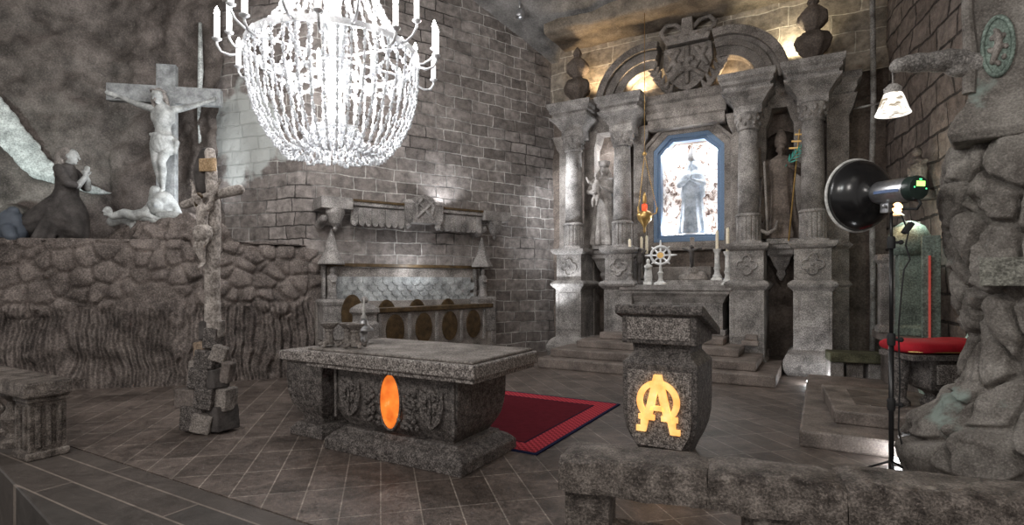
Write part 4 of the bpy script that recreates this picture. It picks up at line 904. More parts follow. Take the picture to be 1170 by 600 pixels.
MB().chain([(.01,.02,1.05), (.0,.02,1.6), (.02,.02,2.3), (-.03,.02,3.0)], [.085,.078,.07,.055], 14).build('upright_post', M['birch'], RC, voxel=.015, disp=(.02,.1))
MB().chain([(-.36,.0,2.44), (0,-.01,2.52), (.40,-.03,2.57)], [.045,.05,.055], 14).build('cross_post', M['birch'], RC, voxel=.012, disp=(.01,.08))
fe = thing('corpus', None, None, (0, .02, 1.5), 0); fe.parent = RC; fe.rotation_euler = (0, math.radians(-3), 0)
b = MB()
b.chain([(0,-.1,.48), (-.01,-.13,.62), (0,-.13,.78)], [.075,.065,.08], 12).chain([(-.08,-.12,.8), (-.15,-.12,.95), (-.2,-.08,1.1)], [.04,.032,.022]).chain([(.08,-.12,.8), (.15,-.12,.95), (.2,-.08,1.1)], [.04,.032,.022])
b.chain([(-.05,-.1,.46), (-.06,-.17,.3), (-.02,-.11,.1)], [.06,.042,.022]).chain([(.05,-.1,.46), (.03,-.18,.3), (.02,-.13,.1)], [.06,.042,.022]).chain([(-.02,-.11,.1), (-.02,-.17,.04)], [.024,.018]).chain([(.02,-.13,.1), (.02,-.19,.04)], [.024,.018])
b.cap((0,-.13,.83), .035, (-.02,-.17,.9), .03); head(b, (-.03,-.18,.93), .6, (-.3,-.8,-.5)); hand(b, (-.2,-.08,1.1), (-.4,0,1), (0,-1,0), .6, .5); hand(b, (.2,-.08,1.1), (.4,0,1), (0,-1,0), .6, .5)
o = b.build('corpus', M['birch'], RC, (0,.0,1.72), voxel=.009); o.scale = (.82,.82,.82)
bpy.data.objects.remove(fe, do_unlink=True)
o = MB().lathe([(.09,0), (.105,.05), (.12,.12), (.1,.18), (.08,.2)], (0,-.12,.38), 24, fn=lambda a, z: 1+.07*math.sin(a*7)).build('loincloth', M['birch'], RC, (0,0,1.72), smooth=True).scale = (.82,.82,.82)
MB().ball((-.03,-.165,.955), (.055,.055,.05)).chain([(-.08,-.16,.93), (-.08,-.15,.84)], [.03,.022]).build('hair', M['wood'], RC, (0,0,1.72), voxel=.009).scale = (.82,.82,.82)
MB().box(-.1, .1, -.06, -.03, 2.78, 2.92).build('title_board', stone('ochre_board', (.5,.33,.17), (.68,.5,.32), 6, .3), RC, bevel=.01, rz=.1)
MB().chain([(-.12,.02,2.6), (-.15,.03,2.8), (-.1,.03,3.0)], [.07,.09,.06], 10).build('dark_ore', M['robe_dark'], RC, voxel=.015)
# --- left communion rail
def rail_post(x, y, parent, w=.15, d=.13, h=.56):
    p = MB().box(x-w, x+w, y-d, y+d, 0, h).box(x-w-.02, x+w+.02, y-d-.02, y+d+.02, 0, .07).box(x-w-.015, x+w+.015, y-d-.015, y+d+.015, h-.05, h)
    for sx in (-.55, 0, .55): p.box(x+sx*w-.025, x+sx*w+.025, y-d-.02, y-d+.02, .1, h-.08); p.box(x+w-.02, x+w+.02, y+sx*d-.02, y+sx*d+.02, .1, h-.08)
    return p.build('rail_post', M['rail'], parent, bevel=.012)
LR = thing('communion_rail', 'stone communion rail with a fluted end post at the left edge', 'railing', (-6.15, 2.19, 0))
MB().box(-3.2, .08, -.19, .17, .56, .7).build('rail_top', M['rail'], LR, bevel=.02, sub=2, disp=(.02,.15))
rail_post(-.12, 0, LR, .15, .14)
for x in (-.7,-1.3,-1.9,-2.5):
    MB().lathe([(.12,0), (.12,.05), (.07,.08), (.06,.13), (.11,.22), (.12,.28), (.07,.36), (.055,.44), (.09,.48), (.11,.5), (.11,.565)], (x, 0, 0), 20).build('baluster', M['rail'], LR, smooth='auto')
# --- right communion rail in the foreground
RR = thing('communion_rail', 'long worn stone rail running across the bottom right foreground', 'railing', (-1.16, 2.49, 0), math.radians(10.8))
def slab(x0, x1, seed, dz=0):
    nx = int((x1-x0)/.03); R = []
    prof = [(0,.0), (-.0,.03), (.0,.1), (.012,.15), (.04,.17), (.12,.178), (.22,.178), (.3,.17), (.325,.14), (.33,.05), (.33,0), (.2,-.005)]
    for i in range(nx+1):
        x = x0+(x1-x0)*i/nx; e = max(0, 1-min(i, nx-i)/2.0)*.014; ring = []
        for k, (y, z) in enumerate(prof):
            n_ = fbm((x*3+seed, y*6, z*6), 2)*.012
            ring.append((x+(.01*fbm((y*9, z*9, seed), 1) if i in (0, nx) else 0), y+(n_ if y < .16 else -n_)+(e if y < .16 else -e), z+.545+dz+n_*.8-(e if z > .1 else 0)))
        R.append(ring)
    return MB().loft(R)
slab(0, .709, 1).build('rail_slab', M['rail'], RR, smooth='auto')
slab(.711, 1.279, 5, -.004).build('rail_slab', M['rail'], RR, smooth='auto')
slab(1.281, 2.9, 9, .012).build('rail_slab', M['rail'], RR, smooth='auto')
for x in (.05, .9, 1.6, 2.3):
    p = MB().box(x-.03, x+.2, .05, .28, 0, .545)
    p.build('rail_post', M['rail'], RR, bevel=.015, sub=2, disp=(.015,.1))
MB().box(.2, 2.8, .12, .22, 0, .36).build('lower_wall', M['rail'], RR, bevel=.01)
# --- stall along the left wall
ux, uy = (2.36/5.69), (5.18/5.69); ang = math.atan2(uy, ux)
SD = thing('choir_stall', 'carved stone stall with scalloped canopy and wooden ovals on the brick wall', 'stall', (-7.78+.06*uy, 6.42-.06*ux, 0), ang)
# local x along the wall (0 at its left corner), local -y into the room
MB().box(.1, 3.75, -.1, 0, .5, 1.25).build('back_panel', M['carved'], SD, bevel=.01)
sc = MB()
for r_ in range(5):
    for k in range(16):
        x = .45+k*.19+(r_ % 2)*.095; z = 1.66-r_*.105
        if x > 3.3: continue
        sc.prism([(x-.092, z+.03), (x-.092, z-.06), (x-.07, z-.1), (x-.035, z-.122), (x, z-.13), (x+.035, z-.122), (x+.07, z-.1), (x+.092, z-.06), (x+.092, z+.03)], -.13+.012*r_, -.05)
M['scale'] = stone('pale_scale_tiles', (.28,.29,.29), (.48,.5,.5), 6, .3, .5, .2, 60)
sc.build('scale_tiles', M['scale'], SD)
MB().box(.3, 3.4, -.06, 0, 1.2, 1.86).build('upper_panel', M['carved'], SD)
MB().box(.28, 3.45, -.13, -.03, 1.87, 1.93).build('wooden_rail', M['railwood'], SD, bevel=.006)
def scallop(x0, x1, z0, z1, y, n):
    mb = MB(); w_ = (x1-x0)/n
    for k in range(n):
        cx = x0+w_*(k+.5); P = [(cx-w_*.48, z1)]+[(cx-w_*.48*math.cos(a*PI/8), z0+.09-.09*math.sin(a*PI/8)) for a in range(9)]+[(cx+w_*.48, z1)]
        mb.prism(P, y-.02*(k % 2), y+.05)
    return mb
CN = MB().box(.12, 3.9, -.42, 0, 2.93, 3.0).box(.12, 3.9, -.36, 0, 2.86, 2.94).build('canopy', M['carved_grey'], SD, bevel=.01)
scallop(.62, 1.62, 2.58, 2.9, -.38, 8).build('scalloped_hanging', M['carved_grey'], CN); scallop(2.35, 3.3, 2.58, 2.9, -.38, 8).build('scalloped_hanging', M['carved_grey'], CN)
MB().box(.6, 1.65, -.44, -.3, 3.0, 3.04).build('wooden_trim', M['railwood'], CN); MB().box(2.35, 3.35, -.44, -.3, 3.0, 3.04).build('wooden_trim', M['railwood'], CN)
for x0, x1 in ((.08,.62), (3.32,3.95)):
    MB().box(x0, x1, -.5, 0, 2.84, 3.04).lathe([(.01,-.4), (.04,-.36), (.03,-.32), (.09,-.26), (.13,-.16), (.16,-.08), (.16,0)], ((x0+x1)/2, -.36, 2.86), 16).cap((x0+.1, -.3, 2.68), .07, (x0+.1, -.05, 2.6), .08).build('canopy_end', M['carved_grey'], CN, bevel=.008)
for x in (1.68, 2.3):
    MB().sq([(.02,-.34), (.05,-.28), (.04,-.24), (.08,-.16), (.08,.1), (.1,.14), (.06,.2)], (x, -.4, 2.92)).build('pendant_post', M['carved_grey'], CN, bevel=.006)
e = MB().prism([(-.24,-.22), (.24,-.22), (.26,.1), (.18,.26), (.0,.32), (-.18,.26), (-.26,.1)], -.06, .3)
for a, b_ in (((-.16,-.12),(.16,.18)), ((.16,-.12),(-.16,.18))): e.cap((a[0],-.08,a[1]), .026, (b_[0],-.08,b_[1]), .026, 8)
for sx in (-1, 1): e.chain([(sx*.06,-.07,.22), (sx*.17,-.08,.1), (sx*.15,-.07,-.08)], [.03,.03,.02], 8)
e.build('crest', M['carved_grey'], CN, (1.99,-.42,2.92), bevel=.008)
for x in (.33, 3.42):
    p = thing('x', None, None); bpy.data.objects.remove(p, do_unlink=True)
    k = MB().lathe([(.23,0), (.235,.03), (.2,.08), (.13,.22), (.085,.38), (.04,.54), (.012,.62)], (x, -.22, 1.9), 8).build('spire_roof', M['carved_grey'], SD, bevel=.006)
    MB().box(x-.2, x+.2, -.42, 0, .6, 1.2).rect([(0,1.15), (.03,1.2), (.04,1.26), (0,1.3)], x-.18, x+.18, -.4, 0).build('bracket', M['carved_grey'], SD, bevel=.01)
    MB().lathe([(.1,0), (.08,.06), (.07,.2), (.085,.33), (.075,.4), (.03,.44)], (x, -.25, 1.3), 16, fn=lambda a, z: 1+.06*math.sin(a*6)).ball((x,-.26,1.8), (.045,.05,.06)).cap((x-.07,-.26,1.68), .025, (x-.02,-.34,1.6), .02).cap((x+.07,-.26,1.68), .025, (x+.02,-.34,1.6), .02).build('small_saint', M['carved_grey'], SD, voxel=.01)
    MB().box(x-.12, x-.07, -.12, -.02, 1.3, 1.9).box(x+.07, x+.12, -.12, -.02, 1.3, 1.9).build('side_shaft', M['carved_grey'], SD)
def oval(mb, x, y, z, rx, rz, d=.03):
    mb.prism([(x+rx*math.cos(a*PI/14), z+rz*math.sin(a*PI/14)) for a in range(28)], y-d, y)
for x, z in ((.62,1.16), (1.25,1.06), (1.85,1.06), (2.5,1.06)):
    m_ = MB(); oval(m_, x, -.42, z-.12, .19, .34); m_.build('oval_seatback', M['wood'], SD, bevel=.006)
MB().box(.2, 3.6, -.4, -.1, .0, 1.05).build('seat_block', M['carved'], SD, bevel=.01)
# front of the stall: desk with a wooden rail
FD = thing('stall_desk', 'stone stall front with four wooden ovals under a dark wooden rail', 'stall desk', (-6.46, 6.72, 0), math.atan2(2.75,.55))
MB().box(0, 2.75, 0, .12, 0, 1.08).build('stone_front', M['carved'], FD, bevel=.01)
MB().box(-.0, 2.8, -.06, .16, 1.08, 1.16).build('wooden_rail', M['railwood'], FD, bevel=.01)
for k in range(4):
    m_ = MB(); oval(m_, .38+k*.63, -.0, .77, .19, .275); m_.build('oval_panel', M['wood'], FD, bevel=.006)
for k in range(5):
    MB().box(.03+k*.63, .09+k*.63, -.03, .01, .45, 1.06).build('pilaster_strip', M['carved_grey'], FD, bevel=.005)
MB().sq([(.17,0), (.17,.9), (.14,.95), (.14,1.05), (.18,1.1), (.17,1.16), (.1,1.22), (.05,1.25)], (-.18,.06,0)).ball((-.18,.06,1.3), .06).build('end_post', M['carved_grey'], FD, bevel=.008)
MB().box(2.78, 2.92, -.03, .16, 0, 1.2).ball((2.85,.06,1.25), .06).build('end_post', M['carved_grey'], FD, bevel=.008)
# ================================================================ RIGHT SIDE
# --- rock pillar
def pillar_f(u, v):
    z = -.02+2.78*v; P = [(0,.88), (.25,.92), (.45,.82), (.65,.64), (.85,.52), (1.1,.46), (1.3,.5), (1.5,.55), (1.75,.58), (2.0,.62), (2.3,.64), (2.55,.62), (2.8,.55)]
    for (za, ra), (zb, rb) in zip(P, P[1:]):
        if z <= zb: t_ = max(0, (z-za)/(zb-za)); r_ = ra+(rb-ra)*(t_*t_*(3-2*t_)); break
    a = 2*PI*u; cx, cy = 1.50, 5.56; x, y = math.cos(a), math.sin(a)
    p = Vector((x*.85, y*.85, z))*2.5+Vector((.15*fbm((x, y, z), 2), .12*fbm((x, y, z+9), 2), 0))
    d_, _ = noise.voronoi(p); e = d_[1]-d_[0]
    amp = .085
    q_ = min(1, e/.13); r2 = r_-.05+amp*(q_*q_*(3-2*q_))*1.0+.05*(.5-d_[0])+.035*fbm((x*2, y*2, z*2), 2)
    return (cx+x*r2, cy+y*r2, z)
grid('wall_pillar', pillar_f, 360, 210, M['pillar'])
pc = math.radians(-12)
sh = MB().sq([(.57,2.62), (.6,2.68), (.58,2.76), (.55,2.82), (.50,2.9), (.485,2.96), (.48,8.2)], (1.5,5.5,0), rz=pc); struct(sh.build('wall_pillar', M['pillar'], bevel=.012))
PR = thing('medallion', 'oval greenish carved medallion high on the right pillar', 'relief', (1.56-.41*math.sin(-pc)*-1-.02, 5.58-.41, 3.62), pc)
PR.location = (1.085, 5.088, 3.28); PR.scale = (.72,1,.8)
MB().ball((0,0,0), (.11,.03,.25), 28, 14).build('oval_ground', M['green'], PR, smooth=True)
MB().tube([(.115*math.cos(a*PI/16), -.01, .26*math.sin(a*PI/16)) for a in range(32)], .02, 6, True).build('oval_rim', M['green'], PR, smooth=True)
e = MB().chain([(-.04,-.03,-.14), (0,-.04,-.03), (.01,-.04,.07), (-.02,-.03,.14)], [.025,.035,.03,.02])
for k in range(8): e.ball((.06*math.cos(k*.8), -.025, -.02+.14*math.sin(k*.8)), (.025,.02,.03), 8, 6)
e.build('carved_figure', M['carved'], PR, voxel=.01)
# corner moulding of the pillar
MB().tube([(0,0,0), (.01,0,.3), (-.01,0,.6), (.01,0,1.2), (0,0,3)], [.04,.045,.035,.04,.04], 10).build('trim_1', M['pillar'], None, (.93, 5.12, 2.98))['kind'] = 'structure'
pq = thing('plaque', 'weathered inscribed stone plaque set in the right pillar', 'plaque', (1.17, 4.99, 1.67), math.radians(-13))
MB().box(-.2, .35, -.04, .25, -.1, .1).build('plate', stone('plaque_stone', (.17,.165,.14), (.28,.275,.24), 14, .7), pq, bevel=.008)
# --- bracket and hanging lamp
BK = thing('bracket', 'rough grey stone bracket arm jutting left from the right pillar', 'bracket', (.96, 5.16, 3.2))
BK.rotation_euler = (0,0,math.radians(34))
MB().chain([(.06,0,-.0), (-.2,0,.03), (-.42,0,.0), (-.58,0,-.02)], [.10,.08,.065,.055], 12).ball((-.1,0,-.03), (.12,.06,.06)).ball((-.57,0,-.03), (.07,.06,.05)).build('arm', M['carved_grey'], BK, voxel=.012, disp=(.03,.1))
HL = thing('hanging_lamp', 'small glowing bell-shaped salt lamp hanging from the stone bracket', 'lamp', (.45, 4.885, 3.04))
MB().tube([(0,0,0), (0,0,.12)], .006, 6).lathe([(.03,-.05), (.055,-.05), (.06,-.01), (.03,.02)], n=20).build('cap', M['carved_grey'], HL, smooth='auto')
def shade_mat():
    m, nt, b = NT('glowing_salt_shade', .4); L = nt.links
    co = nt.nodes.new('ShaderNodeTexCoord').outputs['Object']; n1 = N(nt, 'ShaderNodeTexNoise', Scale=18.0, Detail=5.0, Distortion=1.0); L.new(co, n1.inputs['Vector'])
    c = ramp(nt, n1.outputs['Fac'], [(.36, (.22,.18,.13)), (.5, (.85,.82,.76)), (.7, (1,.98,.94))]); L.new(c, b.inputs['Base Color']); L.new(c, b.inputs['Emission Color']); b.inputs['Emission Strength'].default_value = 1.15
    return m
MB().lathe([(.06,-.05), (.075,-.09), (.1,-.17), (.115,-.2), (.1,-.205), (.02,-.19)], n=28).build('lamp_shade', shade_mat(), HL, smooth=True)
# --- service pipe in the corner
o = MB().tube([(0,0,0), (.01,0,1.5), (-.01,.0,3.4), (.02,0,4.6), (0,0,6.7)], .045, 10).tube([(-.35,0,4.62), (.3,-.05,4.66)], .02, 8).build('pipe', stone('crusted_pipe', (.2,.18,.165), (.45,.44,.42), 5, .8), None, (.74, 11.2, 0), smooth=True); tag(o, 'crusted vertical pipe in the corner right of the retable', 'pipe')
# --- small green-topped bench
t = thing('stone_bench', 'small stone bench with a mossy dark top beside the right pedestal', 'bench', (.42, 9.85, .0), math.radians(8))
MB().box(-.36, .36, -.24, .24, .38, .52).build('bench_top', stone('mossy_top', (.06,.06,.035), (.13,.13,.08), 5, .6), t, bevel=.015)
for x in (-.26, .24): MB().box(x-.09, x+.09, -.2, .2, .0, .38).build('bench_leg', M['carved_grey'], t, bevel=.012)
MB().box(-.12, .1, -.1, .1, .05, .38).build('centre_panel', M['carved'], t, bevel=.01)
t_floor = t
t.location.z = .0
# --- stone table with the red cushion
t = thing('stone_kneeler', 'dark speckled stone pedestal table under the red cushion', 'table', (1.10, 7.05, .318), math.radians(28))
rings = []
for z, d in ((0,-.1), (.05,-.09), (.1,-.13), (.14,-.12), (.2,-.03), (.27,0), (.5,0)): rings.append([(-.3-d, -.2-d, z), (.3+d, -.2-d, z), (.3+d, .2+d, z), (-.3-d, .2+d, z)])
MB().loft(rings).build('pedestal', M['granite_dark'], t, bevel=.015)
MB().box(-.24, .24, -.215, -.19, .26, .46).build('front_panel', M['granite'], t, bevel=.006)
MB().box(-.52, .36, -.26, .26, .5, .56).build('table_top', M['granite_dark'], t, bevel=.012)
MB().lathe([(.1,0), (.1,.04), (.06,.08), (.08,.25), (.1,.42), (.1,.5)], (-.42,.08,0), 14).build('side_leg', M['granite_dark'], t, smooth='auto')
c_, s_ = math.cos(math.radians(28)), math.sin(math.radians(28))
cu = MB(); rings = []
for i in range(25):
    u = i/24; x = -.55+.95*u; q = (1-abs(2*u-1)**6)
    rings.append([(x, .27*(.75+.25*q)*abs(math.cos(a*PI/12))**.5*(1 if math.cos(a*PI/12) > 0 else -1), .065+.07*(.5+.5*q)*abs(math.sin(a*PI/12))**.7*(1 if math.sin(a*PI/12) > 0 else -1)*(1+.12*math.sin(x*9))) for a in range(24)])
cu.loft(rings)
M['red'] = plain('red_velvet', (.5,.008,.022), .8, bump=.3, bscale=12)
cs = thing('cushion', 'long flat bright red velvet cushion on the stone pedestal table', 'cushion', (1.10, 7.05, .318+.56), math.radians(28))
cu.build('cover', M['red'], cs, smooth=True); MB().tube([(-.54,-.235,.03), (0,-.255,.025), (.39,-.235,.03)], .008, 6).build('braid', M['gold'], cs, smooth=True)
# --- side altar in the passage
t = thing('side_altar', 'dark stone ledge against the right wall behind the lighting stand', 'ledge', (1.25, 8.9, 0), math.radians(99.6))
MB().box(-1.4, .75, -.05, .4, 0, .78).build('ledge_body', M['rock'], t, bevel=.02)
MB().box(-1.5, .8, -.05, .5, .78, .9).build('ledge_top', M['rock'], t, bevel=.02)
t = thing('green_pillar', 'squat greenish stone pillar with a rounded head on the dark ledge', 'pillar', (.98, 8.75, .9), math.radians(5))
MB().rect([(.03,0), (.03,.1), (0,.14), (0,1.05)], -.13, .13, -.12, .12, False).build('shaft', M['green'], t, bevel=.012)
MB().lathe([(.17,1.05), (.22,1.15), (.23,1.3), (.17,1.42), (.08,1.48), (.01,1.5)], n=24).build('rounded_head', M['green'], t, smooth=True)
t = thing('green_pillar', 'narrow grey-green stone pillar left of the rounded one on the ledge', 'pillar', (.78, 9.15, .9), math.radians(5))
MB().rect([(.03,0), (.03,.08), (0,.1), (0,.95), (.04,1.0), (.04,1.08)], -.1, .1, -.1, .1, False).build('shaft', M['carved_grey'], t, bevel=.01)
o = MB().box(-.09, .09, -.03, .03, 0, 1.25).build('green_panel', M['green'], None, (1.12, 8.1, .9), bevel=.006); tag(o, 'narrow pale green stone panel beside the rock pillar', 'panel')
o = MB().box(-.011, .011, -.01, .01, 0, .98).build('red_strip_light', plain('red_glow', (.5,.08,.07), .4, 0, .16, (1,.16,.12)), None, (1.10, 8.05, .93)); tag(o, 'thin vertical red light strip on the pale green panel', 'light')
t = thing('orange_lamp', 'small glowing orange lamp on the wall behind the studio light', 'lamp', (.84, 8.6, 2.56))
MB().ball((0,0,0), (.055,.05,.07), 16, 10).build('bulb', plain('orange_glow', (1,.45,.12), .4, 0, 7, (1,.5,.18)), t, smooth=True)
MB().lathe([(.06,-.12), (.08,-.1), (.04,-.06)], n=14).tube([(0,0,-.1), (.1,.05,-.2), (.25,.1,-.2)], .015, 8).build('lamp_fitting', M['carved'], t, smooth=True)
lamp('orange_lamp_light', 'POINT', (.82, 8.45, 2.56), 9, (1,.55,.25), .06)
t = thing('small_statue', 'small dark statue on the right wall above the studio light', 'statue', (1.12, 9.2, 2.85), math.radians(-30))
MB().lathe([(.14,0), (.13,.05), (.1,.1), (.12,.3), (.09,.42), (.03,.47)], n=16, fn=lambda a, z: 1+.05*math.sin(a*7)).ball((0,0,.52), (.06,.065,.075)).cap((-.1,0,.4), .035, (0,-.13,.3), .025).cap((.1,0,.4), .035, (0,-.13,.32), .025).build('body', M['rock'], t, voxel=.012)
MB().box(-.14, .14, -.1, .3, -.12, 0).build('shelf', M['rock'], t, bevel=.015)
tag(MB().ball((0,0,.2), (.22,.2,.25)).ball((.12,-.05,.42), (.14,.12,.18)).ball((-.1,0,.1), (.2,.15,.12)).build('lit_cavity_lump', stone('lit_cavity_mint', (.45,.62,.53), (.65,.8,.7), 5, .6), None, (1.40, 7.85, .17), voxel=.03, disp=(.06,.12)), 'pale mint lump for a lit cavity between the cushion table and rock pillar', 'rock'); bpy.data.objects['lit_cavity_lump'].scale = (1.5,1.5,1.7)  # lump put in for a lit cavity, its light in the pale colour
# --- floor spots
def floor_spot(x, y, z, label, p=5, aim=(0,0,3)):
    t = thing('floor_spotlight', label, 'spotlight', (x, y, z), 0, 'floor spotlights')
    MB().lathe([(.05,0), (.052,.02), (.045,.028), (.04,.022)], n=20).build('housing', M['silver'], t, smooth='auto')
    MB().ball((0,0,.03), (.045,.045,.03), 16, 8).build('lens', plain('spot_glow', (1,1,1), .3, 0, 14), t)
    lamp('floor_spot_light', 'POINT', (x, y, z+.09), p, COOL, .03)
floor_spot(-.18, 9.72, 0, 'left of two bright floor spotlights by the right pedestal', 4)
floor_spot(.02, 9.72, 0, 'right of two bright floor spotlights by the right pedestal', 3)
floor_spot(.56, 5.80, 0, 'bright floor spotlight beside the lighting stand', 4)
# --- studio light on its stand
SX, SY = .485, 5.38
ST = thing('light_stand', 'tall thin black lighting stand in front of the rock pillar', 'stand', (SX, SY, 0))
MB().tube([(0,0,.0), (0,0,1.1)], .019, 12).build('lower_pole', M['black'], ST, smooth=True)
MB().tube([(0,0,1.05), (0,0,1.9)], .015, 12).build('middle_pole', M['black'], ST, smooth=True)
MB().tube([(0,0,1.85), (0,0,2.18)], .011, 12).build('upper_pole', M['black'], ST, smooth=True)
for z in (.55, 1.08, 1.87): 
    k = MB().lathe([(.026,0), (.03,.02), (.03,.08), (.024,.1)], (0,0,z), 14).build('collar', M['rubber'], ST, smooth='auto'); MB().tube([(0.02,0,z+.05), (.06,0,z+.05)], .012, 8).ball((.065,0,z+.05), .02, 8, 6).build('knob', M['rubber'], k, smooth=True)
for a in (.6, 2.7, 4.8):
    MB().tube([(0,0,.14), (.2*math.cos(a), .2*math.sin(a), .02)], .009, 8).build('leg', M['black'], ST, smooth=True)
# cable
o = MB().tube([(.07,.02,2.14), (.12,.05,2.0), (.1,.04,1.9), (.13,.05,1.78), (.09,.05,1.7), (.07,.03,1.5), (.05,.02,1.2), (.06,.02,.8), (.05,.02,.4), (.1,.0,.12), (.14,.02,.02), (.24,.03,.012)], .006, 6).build('power_cable', M['rubber'], None, (SX, SY, 0), smooth=True); tag(o, 'thin black power cable hanging down beside the lighting stand', 'cable')
# head: local -y is the back end (towards the viewer), local +y fires away
HD = thing('studio_light', 'silver studio flash head with a wide black dish reflector', 'studio light', (SX-.03, SY-.0, 2.335))
HD.rotation_euler = (math.radians(3), 0, math.radians(40))
MB().lathe([(.088,-.25), (.094,-.23), (.094,.07), (.08,.1)], n=36).build('flash_body', M['silver'], HD, rot=(-PI/2,0,0), smooth='auto')
MB().lathe([(.06,-.30), (.088,-.292), (.098,-.27), (.098,-.22), (.09,-.22)], n=36).build('rear_cap', plain('dark_panel', (.02,.035,.03), .3), HD, rot=(-PI/2,0,0), smooth='auto')
MB().box(-.036, .036, -.306, -.295, .012, .052).build('display', plain('green_lcd', (.4,.9,.2), .3, 0, 1.6, (.45,1,.2)), HD)
MB().box(-.058, -.048, -.302, -.29, .0, .01).box(.048,.058,-.302,-.29,-.01,-.0).box(-.01,.01,-.302,-.29,.06,.07).build('indicator_lights', plain('green_led', (.1,.9,.3), .3, 0, 1.5, (.1,1,.35)), HD)
for sx in (-1, 1): MB().box(sx*.094-.004, sx*.094+.004, -.2, .03, -.02, .004).build('blue_stripe', plain('blue_grey_band', (.10,.16,.32), .4), HD)
ds = MB().lathe([(.055,.05), (.075,.07), (.08,.1), (.17,.12), (.25,.17), (.295,.24), (.31,.30), (.305,.30), (.28,.235), (.24,.185), (.16,.135), (.06,.11)], n=64).build('dish_reflector', plain('gloss_black', (.01,.01,.011), .22, 0, spec=.6), HD, rot=(-PI/2,0,0), smooth=True)
MB().tube([(.31*math.cos(a*PI/32), .30, .31*math.sin(a*PI/32)) for a in range(64)], .013, 8, True).build('dish_rim', M['marble'], HD, smooth=True)
MB().tube([(-.0,-.27,-.07), (0,-.31,-.12), (0,-.28,-.16), (0,-.15,-.15)], .01, 8).build('handle', M['rubber'], HD, smooth=True)
MB().box(-.02, .02, -.04, .04, -.17, -.08).cap((-.04,-.02,-.12), .016, (.04,-.02,-.12), .016, 8).build('tilt_bracket', M['silver'], HD, bevel=.005)
o = MB().box(-.018, .018, -.03, .03, 0, .1).build('wireless_trigger', M['rubber'], None, (SX+.08, SY-.03, 1.99), bevel=.006); o.rotation_euler = (0, .6, .3); tag(o, 'small black transmitter box clipped below the studio light', 'transmitter')
# ================================================================ CHANDELIER
CZ = 4.34; CHX, CHY = -5.17, 4.68
CH = thing('chandelier', 'huge crystal chandelier with glowing candles over the altar table', 'chandelier', (CHX, CHY, CZ))
def bead_mat():
    m, nt, b = NT('crystal_beads', .12, 0, .8); b.inputs['Base Color'].default_value = (.9,.92,.95,1)
    b.inputs['Transmission Weight'].default_value = .35; b.inputs['IOR'].default_value = 1.5
    return m
M['bead'] = bead_mat()
M['ringm'] = plain('pale_metal', (.72,.73,.75), .35, .5)
M['bulb'] = plain('bulb_glow', (1,.98,.95), .3, 0, 30, (1,.98,.96))
M['sleeve'] = plain('white_candle_sleeve', (.9,.9,.9), .4, 0, 1.2, (1,1,1))
R_ = 1.0
def hoop(r, z, h, t_): 
    mb = MB(); rings = []
    for k in range(65):
        a = 2*PI*k/64; c, s = math.cos(a), math.sin(a); rings.append([((r-t_)*c, (r-t_)*s, z), ((r+t_)*c, (r+t_)*s, z), ((r+t_)*c, (r+t_)*s, z+h), ((r-t_)*c, (r-t_)*s, z+h)])
    return mb.loft(rings, caps=False)
hoop(R_, -.03, .07, .012).build('main_ring', M['ringm'], CH, smooth='auto')
hoop(.27, -.9, .035, .01).build('lower_ring', M['ringm'], CH, smooth='auto')
hoop(.42, .95, .05, .012).build('upper_ring', M['ringm'], CH, smooth='auto')
for a in range(6):
    t_ = a*PI/3+.2; MB().tube([(.05*math.cos(t_), .05*math.sin(t_), 0), (.98*math.cos(t_), .98*math.sin(t_), 0)], .016, 8).build('spoke', M['ringm'], CH, smooth=True)
MB().lathe([(.03,-.92), (.1,-.86), (.12,-.78), (.09,-.6), (.07,-.45), (.1,-.35), (.13,-.2), (.09,-.1), (.07,0), (.09,.15), (.12,.3), (.08,.45), (.06,.6), (.1,.75), (.07,.95), (.05,1.4), (.07,1.5), (.02,1.6)], n=24).build('centre_stem', M['bead'], CH, smooth=True)
MB().tube([(0,0,1.55), (0,0,4.6)], .015, 8).build('chain', M['ringm'], CH, smooth=True)
def beads(path, r=.022, name='crystal_strand', gap=.05):
    """one strand of faceted beads along a path"""
    P = [Vector(p) for p in path]; mb = MB(); L = [0]
    for a, b in zip(P, P[1:]): L.append(L[-1]+(b-a).length)
    n = max(2, int(L[-1]/gap))
    for k in range(n+1):
        d = L[-1]*k/n; i = 0
        while i < len(L)-2 and L[i+1] < d: i += 1
        u = (d-L[i])/max(1e-6, L[i+1]-L[i]); p = P[i].lerp(P[i+1], u)
        rr = r*(1.25 if k % 3 == 0 else .85)
        mb.ball(p, (rr, rr, rr*(1.5 if k % 3 == 0 else 1.1)), 6, 4)
    mb.tube(P, .005, 4)
    return mb.build(name, M['bead'], CH)
random.seed(3)
def catenary(a, r0, z0, r1, z1, sag, n=14):
    out = []
    for k in range(n+1):
        u = k/n; r = r0+(r1-r0)*u; z = z0+(z1-z0)*u-sag*4*u*(1-u); out.append((r*math.cos(a), r*math.sin(a), z))
    return out
NS = 44
for k in range(NS):      # the basket: from the main ring down, bulging, and up to the lower ring
    a = 2*PI*k/NS; b = random.uniform(-.03,.03); out = []
    for i in range(19):
        u = i/18
        if u < .72:
            w_ = u/.72; r = 1.0-.02*w_-.36*w_**2.6; z = -.03-1.14*w_**.9
        else:
            w_ = (u-.72)/.28; r = .62-.35*w_; z = -1.17-.11*math.sin(w_*PI)+.28*w_**1.6
        out.append((r*math.cos(a), r*math.sin(a), z+b))
    beads(out, .019, gap=.046)
for k in range(16):      # short drops under the lower ring
    a = 2*PI*k/16; beads([(.27*math.cos(a), .27*math.sin(a), -.9), (.24*math.cos(a), .24*math.sin(a), -1.08), (.2*math.cos(a), .2*math.sin(a), -1.22)], .018, 'crystal_drop')
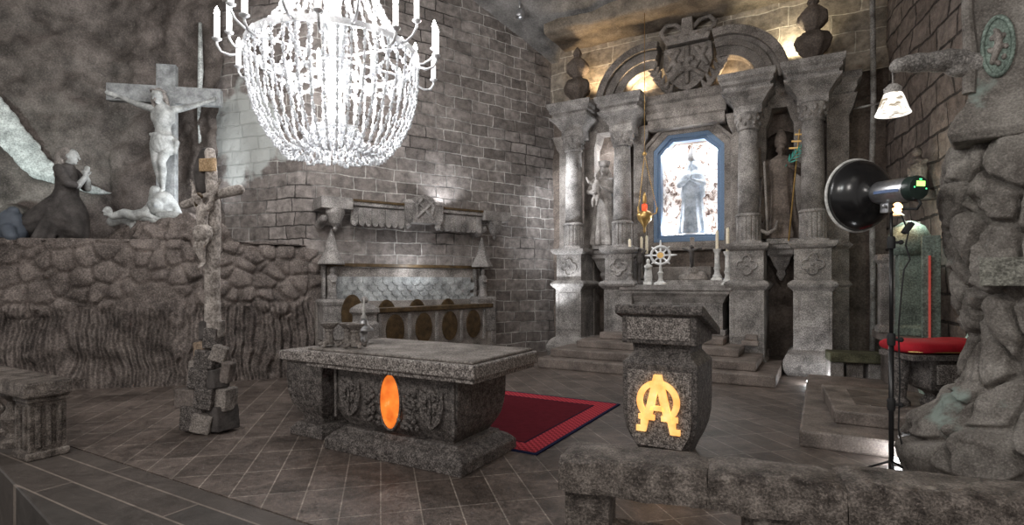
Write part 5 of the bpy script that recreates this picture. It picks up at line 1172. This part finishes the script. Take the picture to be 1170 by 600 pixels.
for k in range(20):      # upper strands to the crown ring
    a = 2*PI*k/20+.1; beads(catenary(a, .98, .04, .42, .96, .16), .022)
for k in range(10):      # inner festoons
    a = 2*PI*k/10; beads(catenary(a, .95, -.02, .1, -.05, .3), .022, 'crystal_festoon')
for k in range(8):
    a = 2*PI*k/8+.3; beads([(.5*math.cos(a), .5*math.sin(a), .9), (.52*math.cos(a), .52*math.sin(a), .1), (.5*math.cos(a), .5*math.sin(a), -.6)], .024, 'crystal_drop', .075)
NC = 20
for k in range(NC):
    a = 2*PI*k/NC+.08; lo = k % 2; c, s = math.cos(a), math.sin(a); r0 = 1.0; r1 = 1.27 if lo else 1.2; zb = -.13 if lo else .12
    q = lambda r, z: (r*c, r*s, z)
    MB().tube([q(r0, 0), q(r0+.06, zb-.04 if lo else .0), q(r0+.14, zb-.07), q(r1-.04, zb-.05), q(r1, zb+.02), q(r1, zb+.06)], .015, 8).build('candle_arm', M['ringm'], CH, smooth=True)
    ca = MB().lathe([(.012,.0), (.05,.03), (.052,.04), (.024,.045), (.022,.05)], q(r1, zb+.05), 14).build('drip_pan', M['ringm'], CH, smooth=True)
    MB().lathe([(.030,.045), (.030,.28), (.015,.285)], q(r1, zb+.05), 12).build('candle_sleeve', M['sleeve'], ca, smooth='auto')
    MB().lathe([(.012,.28), (.030,.31), (.026,.345), (.003,.40)], q(r1, zb+.05), 10).build('flame_bulb', M['bulb'], ca, smooth=True)
    if k % 2 == 0: lamp('chandelier_bulb_light', 'POINT', (CHX+(r1)*c, CHY+(r1)*s, CZ+zb+.50), 22, (1,.98,.97), .04)
for dx, dy, dz, p_ in ((0,.12,.6,34), (.3,0,-.35,38), (-.3,.2,-.3,38), (0,-.3,-.6,34), (.1,.2,-.8,26)):
    lamp('chandelier_inner_light', 'POINT', (CHX+dx, CHY+dy, CZ+dz), p_, (1,.98,.97), .05)
# ================================================================ ceiling spots
for k, (x, y, z, lab) in enumerate(((-6.05,9.3,7.5,'larger silver ceiling spotlight near the top edge above the brick wall'), (-5.4,9.75,7.1,'small silver ceiling spotlight nearer the retable corner'))):
    t = thing('ceiling_spotlight', lab, 'spotlight', (x, y, z), 0, 'ceiling spotlights')
    MB().lathe([(.05,.1), (.09,.05), (.1,-.06), (.085,-.08), (.07,-.03)], n=20).build('lamp_head', M['silver'], t, smooth=True)
    MB().tube([(0,0,.05), (0,0,.35)], .02, 8).build('mount', M['silver'], t, smooth=True)
